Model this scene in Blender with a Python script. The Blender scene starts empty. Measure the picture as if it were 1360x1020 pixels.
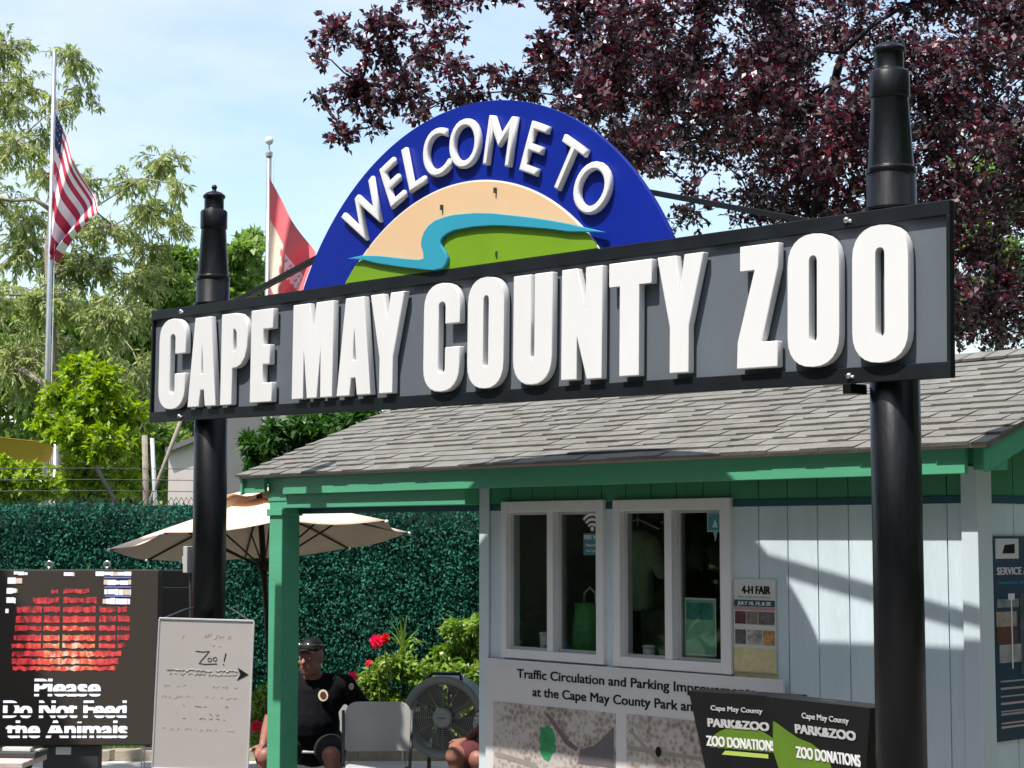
import bpy, bmesh, math, random
import numpy as np
from mathutils import Vector, Matrix, Euler

# ------------------------------------------------------------------ camera, sky, sun
sc = bpy.context.scene
col = sc.collection
EYE = 1.95
FPX = 2400.0
PITCH = math.atan(204 / FPX)
cam_d = bpy.data.cameras.new('camera')
cam_d.sensor_width = 36.0
cam_d.lens = FPX / 1360 * 36
cam_d.clip_start = 0.1
cam_d.clip_end = 3000
cam = bpy.data.objects.new('camera', cam_d)
cam.location = (0, 0, EYE)
cam.rotation_euler = (math.pi / 2 + PITCH, 0, 0)
col.objects.link(cam)
sc.camera = cam

SUN_FROM = Vector((-0.350, -0.320, 0.881)).normalized()
elev = math.asin(SUN_FROM.z)
w = bpy.data.worlds.new("World")
sc.world = w
w.use_nodes = True
nt = w.node_tree
bg = nt.nodes['Background']
sky = nt.nodes.new('ShaderNodeTexSky')
sky.sky_type = 'NISHITA'
sky.sun_disc = False
sky.sun_elevation = elev
sky.sun_rotation = math.atan2(SUN_FROM.x, SUN_FROM.y) % (2 * math.pi)
sky.air_density = 1.2
sky.dust_density = 1.4
sky.ozone_density = 1.0
tc = nt.nodes.new('ShaderNodeTexCoord')
mp = nt.nodes.new('ShaderNodeMapping'); mp.inputs['Scale'].default_value = (1.0, 1.0, 2.6); mp.inputs['Location'].default_value = (.35, .1, .6)
nt.links.new(tc.outputs['Generated'], mp.inputs[0])
nz = nt.nodes.new('ShaderNodeTexNoise'); nz.inputs['Scale'].default_value = 3.2; nz.inputs['Detail'].default_value = 9; nz.inputs['Roughness'].default_value = .55
nt.links.new(mp.outputs[0], nz.inputs[0])
cr = nt.nodes.new('ShaderNodeValToRGB'); cr.color_ramp.elements[0].position = .40; cr.color_ramp.elements[1].position = .74
cr.color_ramp.elements[1].color = (.8, .8, .8, 1)
nt.links.new(nz.outputs[0], cr.inputs[0])
cm = nt.nodes.new('ShaderNodeMix'); cm.data_type = 'RGBA'; cm.inputs[7].default_value = (4.6, 4.72, 5.35, 1)   # thin white cloud veil
nt.links.new(cr.outputs[0], cm.inputs[0]); nt.links.new(sky.outputs[0], cm.inputs[6]); nt.links.new(cm.outputs[2], bg.inputs[0])
bg.inputs[1].default_value = 0.13
sd = bpy.data.lights.new('sun', 'SUN')
sd.energy = 3.6
sd.angle = math.radians(0.55)
sd.color = (1.0, 0.96, 0.90)
sun = bpy.data.objects.new('sun', sd)
sun.rotation_euler = SUN_FROM.to_track_quat('Z', 'Y').to_euler()
sun.location = (-4, -4, 12)
col.objects.link(sun)
sc.view_settings.view_transform = 'Standard'
sc.view_settings.look = 'None'
sc.view_settings.exposure = 0.86
sc.view_settings.gamma = 1.0
sc.render.engine = 'CYCLES'
sc.cycles.use_denoising = True
sc.cycles.max_bounces = 7
sc.cycles.transparent_max_bounces = 8

rng = random.Random(7)
nrg = np.random.default_rng(11)

# ------------------------------------------------------------------ helpers
def at(u, v, Y):
    """world point seen at photo pixel (u, v) at forward distance Y"""
    x = (u - 680) / FPX
    y = (510 - v) / FPX
    cp, sp = math.cos(PITCH), math.sin(PITCH)
    r = Vector((x, cp - sp * y, sp + cp * y))
    return Vector((0, 0, EYE)) + r * (Y / r.y)


class MB:
    def __init__(s):
        s.v = []; s.f = []; s.m = []
    def add(s, vs, fs, mi=0):
        o = len(s.v)
        s.v += [tuple(p) for p in vs]
        s.f += [tuple(i + o for i in f) for f in fs]
        s.m += [mi] * len(fs)
    def box(s, x0, x1, y0, y1, z0, z1, mi=0):
        vs = [(x0, y0, z0), (x1, y0, z0), (x1, y1, z0), (x0, y1, z0), (x0, y0, z1), (x1, y0, z1), (x1, y1, z1), (x0, y1, z1)]
        s.add(vs, [(0, 3, 2, 1), (4, 5, 6, 7), (0, 1, 5, 4), (1, 2, 6, 5), (2, 3, 7, 6), (3, 0, 4, 7)], mi)
    def tube(s, pts, rad, n=10, mi=0, cap=True):
        pts = [Vector(p) for p in pts]
        if not hasattr(rad, '__len__'): rad = [rad] * len(pts)
        ref = Vector((0.31, 0.95, 0.11)).normalized()
        vs = []
        for i, p in enumerate(pts):
            t = (pts[min(i + 1, len(pts) - 1)] - pts[max(i - 1, 0)])
            t = t.normalized() if t.length > 1e-9 else Vector((0, 0, 1))
            a = t.cross(ref)
            if a.length < 1e-3: a = t.cross(Vector((1, 0, 0)))
            a.normalize(); b = t.cross(a)
            for k in range(n):
                q = 2 * math.pi * k / n
                vs.append(p + (a * math.cos(q) + b * math.sin(q)) * rad[i])
        fs = []
        for i in range(len(pts) - 1):
            for k in range(n):
                k2 = (k + 1) % n
                fs.append((i * n + k, i * n + k2, (i + 1) * n + k2, (i + 1) * n + k))
        if cap:
            fs.append(tuple(range(n - 1, -1, -1)))
            e = (len(pts) - 1) * n
            fs.append(tuple(e + k for k in range(n)))
        s.add(vs, fs, mi)
    def lathe(s, prof, n=28, c=(0, 0, 0), mi=0, axis='z'):
        vs = []
        for r, z in prof:
            for k in range(n):
                q = 2 * math.pi * k / n
                if axis == 'z': vs.append((c[0] + r * math.cos(q), c[1] + r * math.sin(q), c[2] + z))
                else: vs.append((c[0] + r * math.cos(q), c[1] + z, c[2] + r * math.sin(q)))
        fs = []
        for i in range(len(prof) - 1):
            for k in range(n):
                k2 = (k + 1) % n
                fs.append((i * n + k, i * n + k2, (i + 1) * n + k2, (i + 1) * n + k))
        fs.append(tuple(range(n - 1, -1, -1)))
        e = (len(prof) - 1) * n
        fs.append(tuple(e + k for k in range(n)))
        s.add(vs, fs, mi)
    def ellip(s, c, r, n=16, m=10, rot=None, mi=0):
        vs = []; fs = []
        R = Euler(rot).to_matrix() if rot else Matrix.Identity(3)
        c = Vector(c)
        for i in range(m + 1):
            t = math.pi * i / m
            for k in range(n):
                q = 2 * math.pi * k / n
                vs.append(c + R @ Vector((r[0] * math.sin(t) * math.cos(q), r[1] * math.sin(t) * math.sin(q), r[2] * math.cos(t))))
        for i in range(m):
            for k in range(n):
                k2 = (k + 1) % n
                fs.append((i * n + k, (i + 1) * n + k, (i + 1) * n + k2, i * n + k2))
        s.add(vs, fs, mi)
    def caps(s, p0, p1, r0, r1, n=14, mi=0):
        """tapered capsule, for remeshed bodies"""
        p0 = Vector(p0); p1 = Vector(p1)
        s.tube([p0, p0.lerp(p1, .5), p1], [r0, (r0 + r1) / 2, r1], n, mi)
        s.ellip(p0, (r0, r0, r0), n, 8, mi=mi)
        s.ellip(p1, (r1, r1, r1), n, 8, mi=mi)
    def build(s, name, mats, parent=None, smooth=False, bevel=0, remesh=0, sm_it=0, solid=0):
        me = bpy.data.meshes.new(name)
        me.from_pydata(s.v, [], s.f)
        if not isinstance(mats, (list, tuple)): mats = [mats]
        for m in mats: me.materials.append(m)
        me.polygons.foreach_set('material_index', s.m)
        if smooth: me.polygons.foreach_set('use_smooth', [True] * len(s.f))
        me.update()
        o = bpy.data.objects.new(name, me)
        col.objects.link(o)
        if parent: o.parent = parent
        if not remesh:
            bm = bmesh.new(); bm.from_mesh(me); bmesh.ops.recalc_face_normals(bm, faces=bm.faces); bm.to_mesh(me); bm.free()
        if remesh:
            r = o.modifiers.new('r', 'REMESH'); r.mode = 'VOXEL'; r.voxel_size = remesh; r.use_smooth_shade = True
            k = o.modifiers.new('s', 'SMOOTH'); k.iterations = sm_it or 4; k.factor = .5
            bake(o)
        if solid:
            k = o.modifiers.new('t', 'SOLIDIFY'); k.thickness = solid; k.offset = 0
            bake(o)
        if bevel:
            b = o.modifiers.new('b', 'BEVEL'); b.width = bevel; b.segments = 2; b.limit_method = 'ANGLE'; b.angle_limit = math.radians(40)
            b.harden_normals = False
        return o


def bake(o):
    dg = bpy.context.evaluated_depsgraph_get()
    dg.update()
    me = bpy.data.meshes.new_from_object(o.evaluated_get(dg))
    me.name = o.name
    o.modifiers.clear()
    if not me.materials and o.data.materials:
        for m in o.data.materials: me.materials.append(m)
    o.data = me


def tag(o, label=None, cat=None, group=None, kind=None):
    if label: o['label'] = label
    if cat: o['category'] = cat
    if group: o['group'] = group
    if kind: o['kind'] = kind
    return o


def thing(name, label, cat, loc=(0, 0, 0), rz=0.0, group=None, rot=None):
    o = bpy.data.objects.new(name, None)
    o.empty_display_size = .2
    o.location = loc
    o.rotation_euler = rot if rot else (0, 0, rz)
    col.objects.link(o)
    return tag(o, label, cat, group)


def copy_tree(o, parent=None):
    c = o.copy(); col.objects.link(c)
    if parent: c.parent = parent
    for ch in list(o.children): copy_tree(ch, c)
    return c


def curve_shape(name, polys, depth, mat, parent, y=0.0, bevel=0.0, loc=(0, 0, 0), rot=(0, 0, 0), cyclic_bez=False):
    """flat outline(s) in (x, z), extruded in y: front face at y - depth"""
    cu = bpy.data.curves.new(name, 'CURVE')
    cu.dimensions = '2D'; cu.fill_mode = 'BOTH'
    cu.extrude = max(depth / 2, 0.0004)
    for poly in polys:
        sp = cu.splines.new('POLY')
        sp.points.add(len(poly) - 1)
        for i, p in enumerate(poly): sp.points[i].co = (p[0], p[1], 0, 1)
        sp.use_cyclic_u = True
    o = curve_to_mesh(cu, name, depth, mat, parent, y, loc, rot)
    bm = bmesh.new(); bm.from_mesh(o.data)
    bmesh.ops.remove_doubles(bm, verts=bm.verts, dist=.00002)
    bmesh.ops.recalc_face_normals(bm, faces=bm.faces)
    bmesh.ops.dissolve_limit(bm, angle_limit=.01, verts=bm.verts, edges=bm.edges)
    bm.to_mesh(o.data); bm.free()
    if bevel:
        b = o.modifiers.new('b', 'BEVEL'); b.width = bevel; b.segments = 2; b.limit_method = 'ANGLE'; b.angle_limit = math.radians(50)
    return o


def curve_to_mesh(cu, name, depth, mat, parent, y, loc, rot, fit=None, curved=None):
    t = bpy.data.objects.new(name, cu); col.objects.link(t)
    dg = bpy.context.evaluated_depsgraph_get(); dg.update()
    me = bpy.data.meshes.new_from_object(t.evaluated_get(dg))
    bpy.data.objects.remove(t)
    n = len(me.vertices)
    co = np.empty(n * 3); me.vertices.foreach_get('co', co); co = co.reshape(-1, 3)
    if fit is not None and n:
        mn, mx = co.min(0), co.max(0)
        s = fit / max(mx[0] - mn[0], 1e-6)
        co[:, 0] = (co[:, 0] - (mn[0] + mx[0]) / 2) * s
    out = np.c_[co[:, 0], -co[:, 2] + y - depth / 2, co[:, 1]]
    me.vertices.foreach_set('co', out.ravel())
    me.materials.clear(); me.materials.append(mat)
    me.update()
    me.name = name
    o = bpy.data.objects.new(name, me); col.objects.link(o)
    o.parent = parent; o.location = loc; o.rotation_euler = rot
    return o


def lettering(txt, h, width, mat, parent, loc=(0, 0, 0), rot=(0, 0, 0), bold=0.0, depth=.002, name='lettering', bevel=0.0, align='CENTER', shear=0.0, space=1.0):
    """text facing local -y; h = capital height; width = total width or None"""
    cu = bpy.data.curves.new(name, 'FONT')
    cu.body = txt; cu.align_x = align; cu.size = h / 0.73
    cu.offset = min(bold, 0); cu.extrude = max(depth / 2 - bevel, .0003); cu.bevel_depth = bevel; cu.bevel_resolution = 1
    cu.shear = shear; cu.space_character = space; cu.space_line = .95
    cu.resolution_u = 6
    o = curve_to_mesh(cu, name, depth, mat, parent, 0.0, loc, rot, fit=width)
    if bold > 0:                                # heavier strokes: the same outlines again, nudged and a hair proud
        bm = bmesh.new()
        for i, (dx, dz) in enumerate(((-1, -.5), (1, -.5), (1, .5), (-1, .5), (0, 0))):
            n0 = len(bm.verts); bm.from_mesh(o.data); bm.verts.ensure_lookup_table()
            for v in bm.verts[n0:]: v.co += Vector((dx * bold, -.00012 * i, dz * bold))
        bm.to_mesh(o.data); bm.free()
    return o


# ------------------------------------------------------------------ materials
def pm(name, c, rough=.6, metal=0.0, var=.12, vs=5.0, bump=0.0, bs=60.0, spec=.5, stretch=(1, 1, 1), stain=0.0, coat=0.0, emit=None, dark=None):
    m = bpy.data.materials.new(name); m.use_nodes = True
    nt = m.node_tree; N = nt.nodes; L = nt.links
    b = N['Principled BSDF']
    b.inputs['Roughness'].default_value = rough
    b.inputs['Metallic'].default_value = metal
    b.inputs['Specular IOR Level'].default_value = spec
    if coat: b.inputs['Coat Weight'].default_value = coat
    tc = N.new('ShaderNodeTexCoord')
    mp = N.new('ShaderNodeMapping'); mp.inputs['Scale'].default_value = stretch
    L.new(tc.outputs['Object'], mp.inputs[0])
    n1 = N.new('ShaderNodeTexNoise'); n1.inputs['Scale'].default_value = vs; n1.inputs['Detail'].default_value = 6; n1.inputs['Roughness'].default_value = .62
    L.new(mp.outputs[0], n1.inputs[0])
    rp = N.new('ShaderNodeValToRGB')
    lo = dark if dark else tuple(x * (1 - var) for x in c)
    hi = tuple(min(1, x * (1 + var)) for x in c)
    rp.color_ramp.elements[0].position = .3; rp.color_ramp.elements[0].color = (*lo, 1)
    rp.color_ramp.elements[1].position = .7; rp.color_ramp.elements[1].color = (*hi, 1)
    L.new(n1.outputs[0], rp.inputs[0])
    out = rp.outputs[0]
    if stain:
        n2 = N.new('ShaderNodeTexNoise'); n2.inputs['Scale'].default_value = vs * .35; n2.inputs['Detail'].default_value = 8; n2.inputs['Roughness'].default_value = .7
        L.new(mp.outputs[0], n2.inputs[0])
        r2 = N.new('ShaderNodeValToRGB'); r2.color_ramp.elements[0].position = .48; r2.color_ramp.elements[1].position = .75
        r2.color_ramp.elements[0].color = (0, 0, 0, 1); r2.color_ramp.elements[1].color = (stain, stain, stain, 1)
        L.new(n2.outputs[0], r2.inputs[0])
        mx = N.new('ShaderNodeMix'); mx.data_type = 'RGBA'
        L.new(r2.outputs[0], mx.inputs[0]); L.new(out, mx.inputs[6]); mx.inputs[7].default_value = (c[0] * .45, c[1] * .42, c[2] * .38, 1)
        out = mx.outputs[2]
    L.new(out, b.inputs['Base Color'])
    if rough > .15:
        mr = N.new('ShaderNodeMapRange'); mr.inputs[3].default_value = rough * .85; mr.inputs[4].default_value = min(1, rough * 1.15)
        L.new(n1.outputs[0], mr.inputs[0]); L.new(mr.outputs[0], b.inputs['Roughness'])
    if bump:
        n3 = N.new('ShaderNodeTexNoise'); n3.inputs['Scale'].default_value = bs; n3.inputs['Detail'].default_value = 4
        L.new(mp.outputs[0], n3.inputs[0])
        bu = N.new('ShaderNodeBump'); bu.inputs['Strength'].default_value = bump; bu.inputs['Distance'].default_value = .01
        L.new(n3.outputs[0], bu.inputs['Height']); L.new(bu.outputs[0], b.inputs['Normal'])
    if emit:
        b.inputs['Emission Strength'].default_value = emit
        L.new(out, b.inputs['Emission Color'])
    return m


def leafmat(name, cols, rough=.45, transl=.3, tcol=None, spec=.5, fade=0):
    m = bpy.data.materials.new(name); m.use_nodes = True
    nt = m.node_tree; N = nt.nodes; L = nt.links
    b = N['Principled BSDF']; b.inputs['Roughness'].default_value = rough; b.inputs['Specular IOR Level'].default_value = spec
    g = N.new('ShaderNodeNewGeometry')
    rp = N.new('ShaderNodeValToRGB'); e = rp.color_ramp.elements
    while len(e) < len(cols): e.new(.5)
    for i, c in enumerate(cols):
        e[i].position = i / (len(cols) - 1); e[i].color = (*c, 1)
    L.new(g.outputs['Random Per Island'], rp.inputs[0]); L.new(rp.outputs[0], b.inputs['Base Color'])
    t = N.new('ShaderNodeBsdfTranslucent')
    if fade:                                   # sun-faded patches on the cloth of leaves
        tcn = N.new('ShaderNodeTexCoord'); nz = N.new('ShaderNodeTexNoise'); nz.inputs['Scale'].default_value = 1.6; nz.inputs['Detail'].default_value = 5
        L.new(tcn.outputs['Object'], nz.inputs[0])
        mr = N.new('ShaderNodeMapRange'); mr.inputs[1].default_value = .35; mr.inputs[2].default_value = .68; mr.inputs[3].default_value = .75; mr.inputs[4].default_value = fade
        L.new(nz.outputs[0], mr.inputs[0])
        hv = N.new('ShaderNodeHueSaturation'); hv.inputs['Saturation'].default_value = .95; L.new(mr.outputs[0], hv.inputs['Value']); L.new(rp.outputs[0], hv.inputs['Color']); L.new(hv.outputs[0], b.inputs['Base Color'])
    hs = N.new('ShaderNodeHueSaturation'); hs.inputs['Saturation'].default_value = 1.15; hs.inputs['Value'].default_value = 1.6
    L.new(rp.outputs[0], hs.inputs['Color'])
    if tcol: t.inputs[0].default_value = (*tcol, 1)
    else: L.new(hs.outputs[0], t.inputs[0])
    mx = N.new('ShaderNodeMixShader'); mx.inputs[0].default_value = transl
    L.new(b.outputs[0], mx.inputs[1]); L.new(t.outputs[0], mx.inputs[2])
    L.new(mx.outputs[0], N['Material Output'].inputs[0])
    return m


def glassmat():
    m = bpy.data.materials.new('window_glass'); m.use_nodes = True
    nt = m.node_tree; N = nt.nodes; L = nt.links
    N.remove(N['Principled BSDF'])
    tr = N.new('ShaderNodeBsdfTransparent'); tr.inputs[0].default_value = (.90, .94, .92, 1)
    gl = N.new('ShaderNodeBsdfGlossy'); gl.inputs['Roughness'].default_value = .02
    lw = N.new('ShaderNodeLayerWeight'); lw.inputs[0].default_value = .5
    pw = N.new('ShaderNodeMath'); pw.operation = 'POWER'; pw.inputs[1].default_value = 4.5; L.new(lw.outputs['Facing'], pw.inputs[0])
    ad = N.new('ShaderNodeMath'); ad.operation = 'ADD'; ad.inputs[1].default_value = .06; L.new(pw.outputs[0], ad.inputs[0])
    mx = N.new('ShaderNodeMixShader')
    L.new(ad.outputs[0], mx.inputs[0]); L.new(tr.outputs[0], mx.inputs[1]); L.new(gl.outputs[0], mx.inputs[2])
    L.new(mx.outputs[0], N['Material Output'].inputs[0])
    return m


M = {}
M['siding'] = pm('pale blue painted siding', (.60, .70, .745), .62, var=.08, vs=4, bump=.7, bs=60, stretch=(1, 1, .10), stain=.16)
M['trim'] = pm('pale blue trim paint', (.57, .66, .69), .55, var=.05, vs=4, bump=.1, bs=30, stretch=(1, 1, .1), stain=.08)
M['vinyl'] = pm('white vinyl', (.74, .72, .72), .4, var=.03, stain=.05)
M['green'] = pm('green trim paint', (.085, .37, .21), .5, var=.09, vs=5, bump=.15, bs=40, stretch=(.2, 1, 1), stain=.10)
M['greenv'] = pm('green siding paint', (.05, .24, .115), .55, var=.09, vs=5, bump=.3, bs=45, stretch=(1, 1, .12), stain=.10)
M['teal'] = pm('dark teal stripe paint', (.012, .075, .10), .5, var=.1)
M['soffit'] = pm('soffit paint', (.10, .30, .20), .7)
M['drip'] = pm('tan metal drip edge', (.46, .38, .32), .45, var=.08, stain=.1)
M['black'] = pm('black gloss paint', (.0052, .0055, .007), .34, var=.8, vs=7, spec=.3, bump=.25, bs=35, stretch=(1, 1, .22))
M['frame'] = pm('charcoal black frame paint', (.010, .012, .015), .45, var=.2, vs=6, spec=.25)
M['grey'] = pm('slate grey sign panel', (.118, .135, .155), .5, var=.08, vs=2.5, spec=.3, stain=.18, stretch=(1, 1, .3), bump=.1, bs=120)
M['white'] = pm('white sign letter paint', (.72, .71, .70), .55, var=.025, vs=3, stain=.10, stretch=(1, 1, .4))
M['blue'] = pm('royal blue sign paint', (.004, .018, .25), .42, var=.07, vs=2, spec=.25, stain=.12, stretch=(1, 1, .4))
M['tan'] = pm('sand sign paint', (.70, .47, .27), .5, var=.03, vs=3)
M['cyan'] = pm('turquoise sign paint', (.03, .30, .42), .42, var=.04)
M['lime'] = pm('grass green sign paint', (.16, .31, .010), .45, var=.05, vs=3)
M['edge'] = pm('pale cut edge', (.75, .78, .74), .6)
M['steel'] = pm('galvanised steel', (.42, .44, .45), .35, metal=.7, var=.1, vs=15)
M['bolt'] = pm('zinc bolt', (.6, .6, .6), .3, metal=.9)
M['asphalt'] = pm('dark paving', (.17, .165, .155), .85, var=.12, vs=2, bump=.2, bs=70, stain=.2)  # out-of-view paving, toned down to weaken light bounced onto the walls
M['concrete'] = pm('sunlit concrete paving', (.50, .48, .45), .85, var=.1, vs=2, bump=.2, bs=70, stain=.2)
M['grass'] = pm('lawn soil', (.05, .10, .02), .9, var=.3, vs=9, bump=.6, bs=40)
M['kerb'] = pm('tan kerb stone', (.42, .36, .28), .85, var=.2, vs=12, bump=.4)
M['room'] = pm('dim room wall', (.30, .275, .24), .8, var=.1)
M['glass'] = glassmat()
M['boardw'] = pm('white info board', (.64, .62, .63), .5, var=.02, stain=.03)
M['ink'] = pm('black ink', (.007, .007, .008), .55, spec=.25)
M['inkgrey'] = pm('faded grey marker', (.36, .34, .34), .6)
M['inkred'] = pm('faded red marker', (.52, .38, .39), .6)
M['wb'] = pm('whiteboard surface', (.45, .415, .39), .35, var=.03, vs=2, stain=.12)
M['alu'] = pm('aluminium frame', (.72, .72, .73), .35, metal=.5)
M['plwhite'] = pm('white plastic', (.72, .72, .70), .45, var=.04)
M['plgrey'] = pm('grey plastic', (.46, .45, .44), .5, var=.05)
M['dkgrey'] = pm('dark grey plastic', (.05, .052, .055), .45, var=.1)
M['fangrey'] = pm('fan housing grey', (.36, .37, .38), .42, var=.05)
M['blade'] = pm('smoky fan blade', (.20, .18, .145), .4, var=.1)
M['skin'] = pm('sunburnt skin', (.30, .125, .09), .5, var=.12, vs=25, bump=.1, bs=90)
M['shirt'] = pm('black polo cloth', (.006, .0065, .009), .85, var=.3, vs=20, bump=.3, bs=120, spec=.12)
M['shorts'] = pm('black shorts cloth', (.007, .0075, .010), .9, var=.3, vs=20, bump=.3, bs=120)
M['hair'] = pm('grey hair', (.30, .28, .26), .7)
M['maroon'] = pm('maroon cloth', (.10, .02, .022), .85, var=.2, vs=20)
M['canvas'] = pm('beige umbrella canvas', (.78, .58, .45), .8, var=.04, vs=4, bump=.15, bs=150)
M['bronze'] = pm('bronze pole', (.045, .033, .027), .4, metal=.4)
M['ledback'] = pm('led screen face', (.060, .050, .041), .7, var=.06, vs=30, spec=.2)
M['bark'] = pm('bark', (.075, .058, .045), .9, var=.35, vs=14, bump=.8, bs=50, stretch=(1, 1, .3))
M['barkd'] = pm('dark plum bark', (.028, .022, .026), .85, var=.3, vs=14, bump=.6, bs=50)
M['barkpale'] = pm('pale tan bark', (.28, .24, .19), .85, var=.3, vs=12, bump=.4, bs=40)
M['leaf_plum'] = leafmat('plum leaves', [(.010, .006, .010), (.018, .008, .014), (.026, .010, .018), (.016, .008, .014), (.24, .014, .036), (.07, .012, .022), (.10, .045, .058), (.22, .13, .15), (.36, .27, .29)], .36, .24, spec=.9)  # palest pinks stand in for bright glints on the glossy leaves
M['leaf_gum'] = leafmat('grey green willow leaves', [(.16, .21, .065), (.25, .31, .085), (.38, .43, .15), (.32, .36, .19)], .42, .42, spec=.6)
M['leaf_mid'] = leafmat('mid green leaves', [(.11, .19, .045), (.18, .28, .065), (.28, .38, .11)], .42, .42, spec=.6)
M['leaf_lime'] = leafmat('yellow green leaves', [(.12, .21, .018), (.22, .34, .022), (.38, .46, .045)], .45, .35)
M['leaf_bush'] = leafmat('garden bush leaves', [(.10, .21, .03), (.22, .36, .05), (.40, .48, .14)], .4, .3)
M['leaf_dark'] = leafmat('deep green leaves', [(.02, .06, .015), (.04, .11, .02), (.08, .17, .03)], .45, .3)
M['leaf_hedge'] = leafmat('artificial hedge leaves', [(.009, .085, .054), (.011, .11, .070), (.015, .14, .09), (.032, .17, .11)], .65, .18, spec=.15, fade=1.25)
M['petal'] = leafmat('pink petals', [(.85, .05, .16), (.9, .10, .22), (.80, .03, .10)], .5, .35)
M['petalred'] = leafmat('red petals', [(.75, .03, .03), (.6, .02, .02)], .5, .35)
M['sail'] = pm('yellow shade cloth', (.62, .36, .055), .8, var=.05)
M['house'] = pm('pale stucco', (.62, .54, .50), .8, var=.06, bump=.2)
M['roofgrey'] = pm('grey metal roof', (.16, .155, .155), .6, var=.07)
M['red'] = pm('flag red', (.42, .02, .055), .75, var=.08)
M['flagwhite'] = pm('flag white', (.72, .70, .72), .75, var=.03)
M['navy'] = pm('flag navy', (.012, .02, .085), .75)
M['salmon'] = pm('salmon red flag cloth', (.68, .13, .145), .75, var=.08)
M['cream'] = pm('cream flag cloth', (.75, .62, .47), .75, var=.05)
# ------------------------------------------------------------------ ground
g = MB()
g.add([(-400, -60, 0), (400, -60, 0), (400, 900, 0), (-400, 900, 0)], [(0, 1, 2, 3)])
tag(g.build('ground', M['grass']), kind='structure')
g = MB()
g.add([(-9, -8, .004), (9, -8, .004), (9, 16.0, .004), (-9, 16.0, .004)], [(0, 1, 2, 3)])
tag(g.build('pavement', M['asphalt']), kind='structure')
g = MB()
g.add([(-9, 12.9, .008), (.2, 14.6, .008), (.2, 15.995, .008), (-9, 15.995, .008)], [(0, 1, 2, 3)])
tag(g.build('path', M['concrete']), kind='structure')
g = MB(); g.box(-9, 9, 16.0, 16.16, 0, .10)
tag(g.build('kerb', M['kerb'], bevel=.01), kind='structure')

# ------------------------------------------------------------------ ticket booth
CB = Vector((2.177, 8.5, 0)); RZB = math.radians(-47.853)
booth = thing('ticket_booth', 'pale blue and green ticket booth with grey shingle roof and corner porch', 'booth', CB, RZB)
XL, XP = -3.51, -5.454           # end of the closed wall, porch post
DEP = 2.60
GX = [-3.45 + i * .1935 for i in range(0, 18)]


def planks(mb, edges, z0, z1, holes=(), y=0.0, th=.014, gap=.007, axis='x', xw=0.0):
    for a, b in zip(edges[:-1], edges[1:]):
        a2, b2 = a + gap / 2, b - gap / 2
        cuts = sorted({a2, b2} | {h[k] for h in holes for k in (0, 1) if a2 < h[k] < b2})
        for p, q in zip(cuts[:-1], cuts[1:]):
            zs = [(z0, z1)]
            for h in holes:
                if h[0] <= (p + q) / 2 <= h[1]:
                    n = []
                    for (u, v) in zs:
                        if h[2] > u: n.append((u, min(v, h[2])))
                        if h[3] < v: n.append((max(u, h[3]), v))
                    zs = [t for t in n if t[1] - t[0] > .001]
            for (u, v) in zs:
                if axis == 'x': mb.box(p, q, y, y + th, u, v)
                else: mb.box(xw - th, xw, p, q, u, v)


WIN = [(-3.313, -2.443, 1.235, 2.166), (-2.367, -1.495, 1.232, 2.162)]
holes = [(a + .04, b - .04, c + .04, d - .04) for a, b, c, d in WIN]
edges = [XL] + [x for x in GX if XL + .03 < x < -.03] + [0.0]
mb = MB(); planks(mb, edges, 0, 2.112, holes); 
# sheathing behind the grooves
xs = sorted({XL, 0.0} | {h[k] for h in holes for k in (0, 1)})
for p, q in zip(xs[:-1], xs[1:]):
    hh = [h for h in holes if h[0] <= (p + q) / 2 <= h[1]]
    if hh:
        mb.box(p, q, .014, .09, 0, hh[0][2]); mb.box(p, q, .014, .09, hh[0][3], 2.38)
    else: mb.box(p, q, .014, .09, 0, 2.38)
ey = [0.016] + [.016 + .1935 * (i + .55) for i in range(13)] + [DEP]
planks(mb, ey, 0, 2.112, axis='y', xw=0.0)
mb.box(-.09, -.014, .091, DEP, 0, 2.38)
mb.box(XL, -.0905, DEP - .09, DEP, 0, 2.38)
mb.box(XL, XL + .09, .0905, DEP - .0905, 0, 2.38)
mb.build('wall', M['siding'], booth)
mb = MB(); planks(mb, edges, 2.150, 2.40, holes)
planks(mb, ey, 2.150, 2.372, axis='y', xw=0.0)
# green gable above the side wall
SL = .387; YE = -.195; ZE = 2.378; YR = 1.27; ZR = ZE + SL * (YR - YE)
for a, b in zip(ey[:-1], ey[1:]):
    for lo, hi in ((a + .0035, b - .0035),):
        def zt(y): return ZE - .03 + SL * ((y if y < YR else 2 * YR - y) - YE)
        mb.add([(-.014, lo, 2.372), (-.014, hi, 2.372), (-.014, hi, zt(hi)), (-.014, lo, zt(lo)), (0, lo, 2.372), (0, hi, 2.372), (0, hi, zt(hi)), (0, lo, zt(lo))],
               [(0, 1, 2, 3), (4, 7, 6, 5), (0, 4, 5, 1), (1, 5, 6, 2), (2, 6, 7, 3), (3, 7, 4, 0)])
mb.add([(-.02, .02, 2.37), (-.02, DEP, 2.37), (-.02, YR, ZR - .03)], [(0, 1, 2)])
mb.build('frieze', M['greenv'], booth)
mb = MB()
mb.box(XP, 0.0, -.006, .012, 2.1125, 2.1495); mb.box(-.012, .006, .0125, DEP, 2.1125, 2.1495)
mb.build('stripe', M['teal'], booth, bevel=.002)
mb = MB()
mb.box(-.068, .022, -.022, -.0065, 0, 2.285); mb.box(.0065, .022, -.0063, .10, 0, 2.285)
mb.build('corner_trim', M['trim'], booth, bevel=.003)
mb = MB(); mb.box(XL - .012, XL + .073, -.020, -.0065, 0, 2.29); mb.box(XL - .012, XL - .0005, -.0063, .10, 0, 2.29)
mb.build('corner_trim', M['trim'], booth, bevel=.003)
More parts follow.
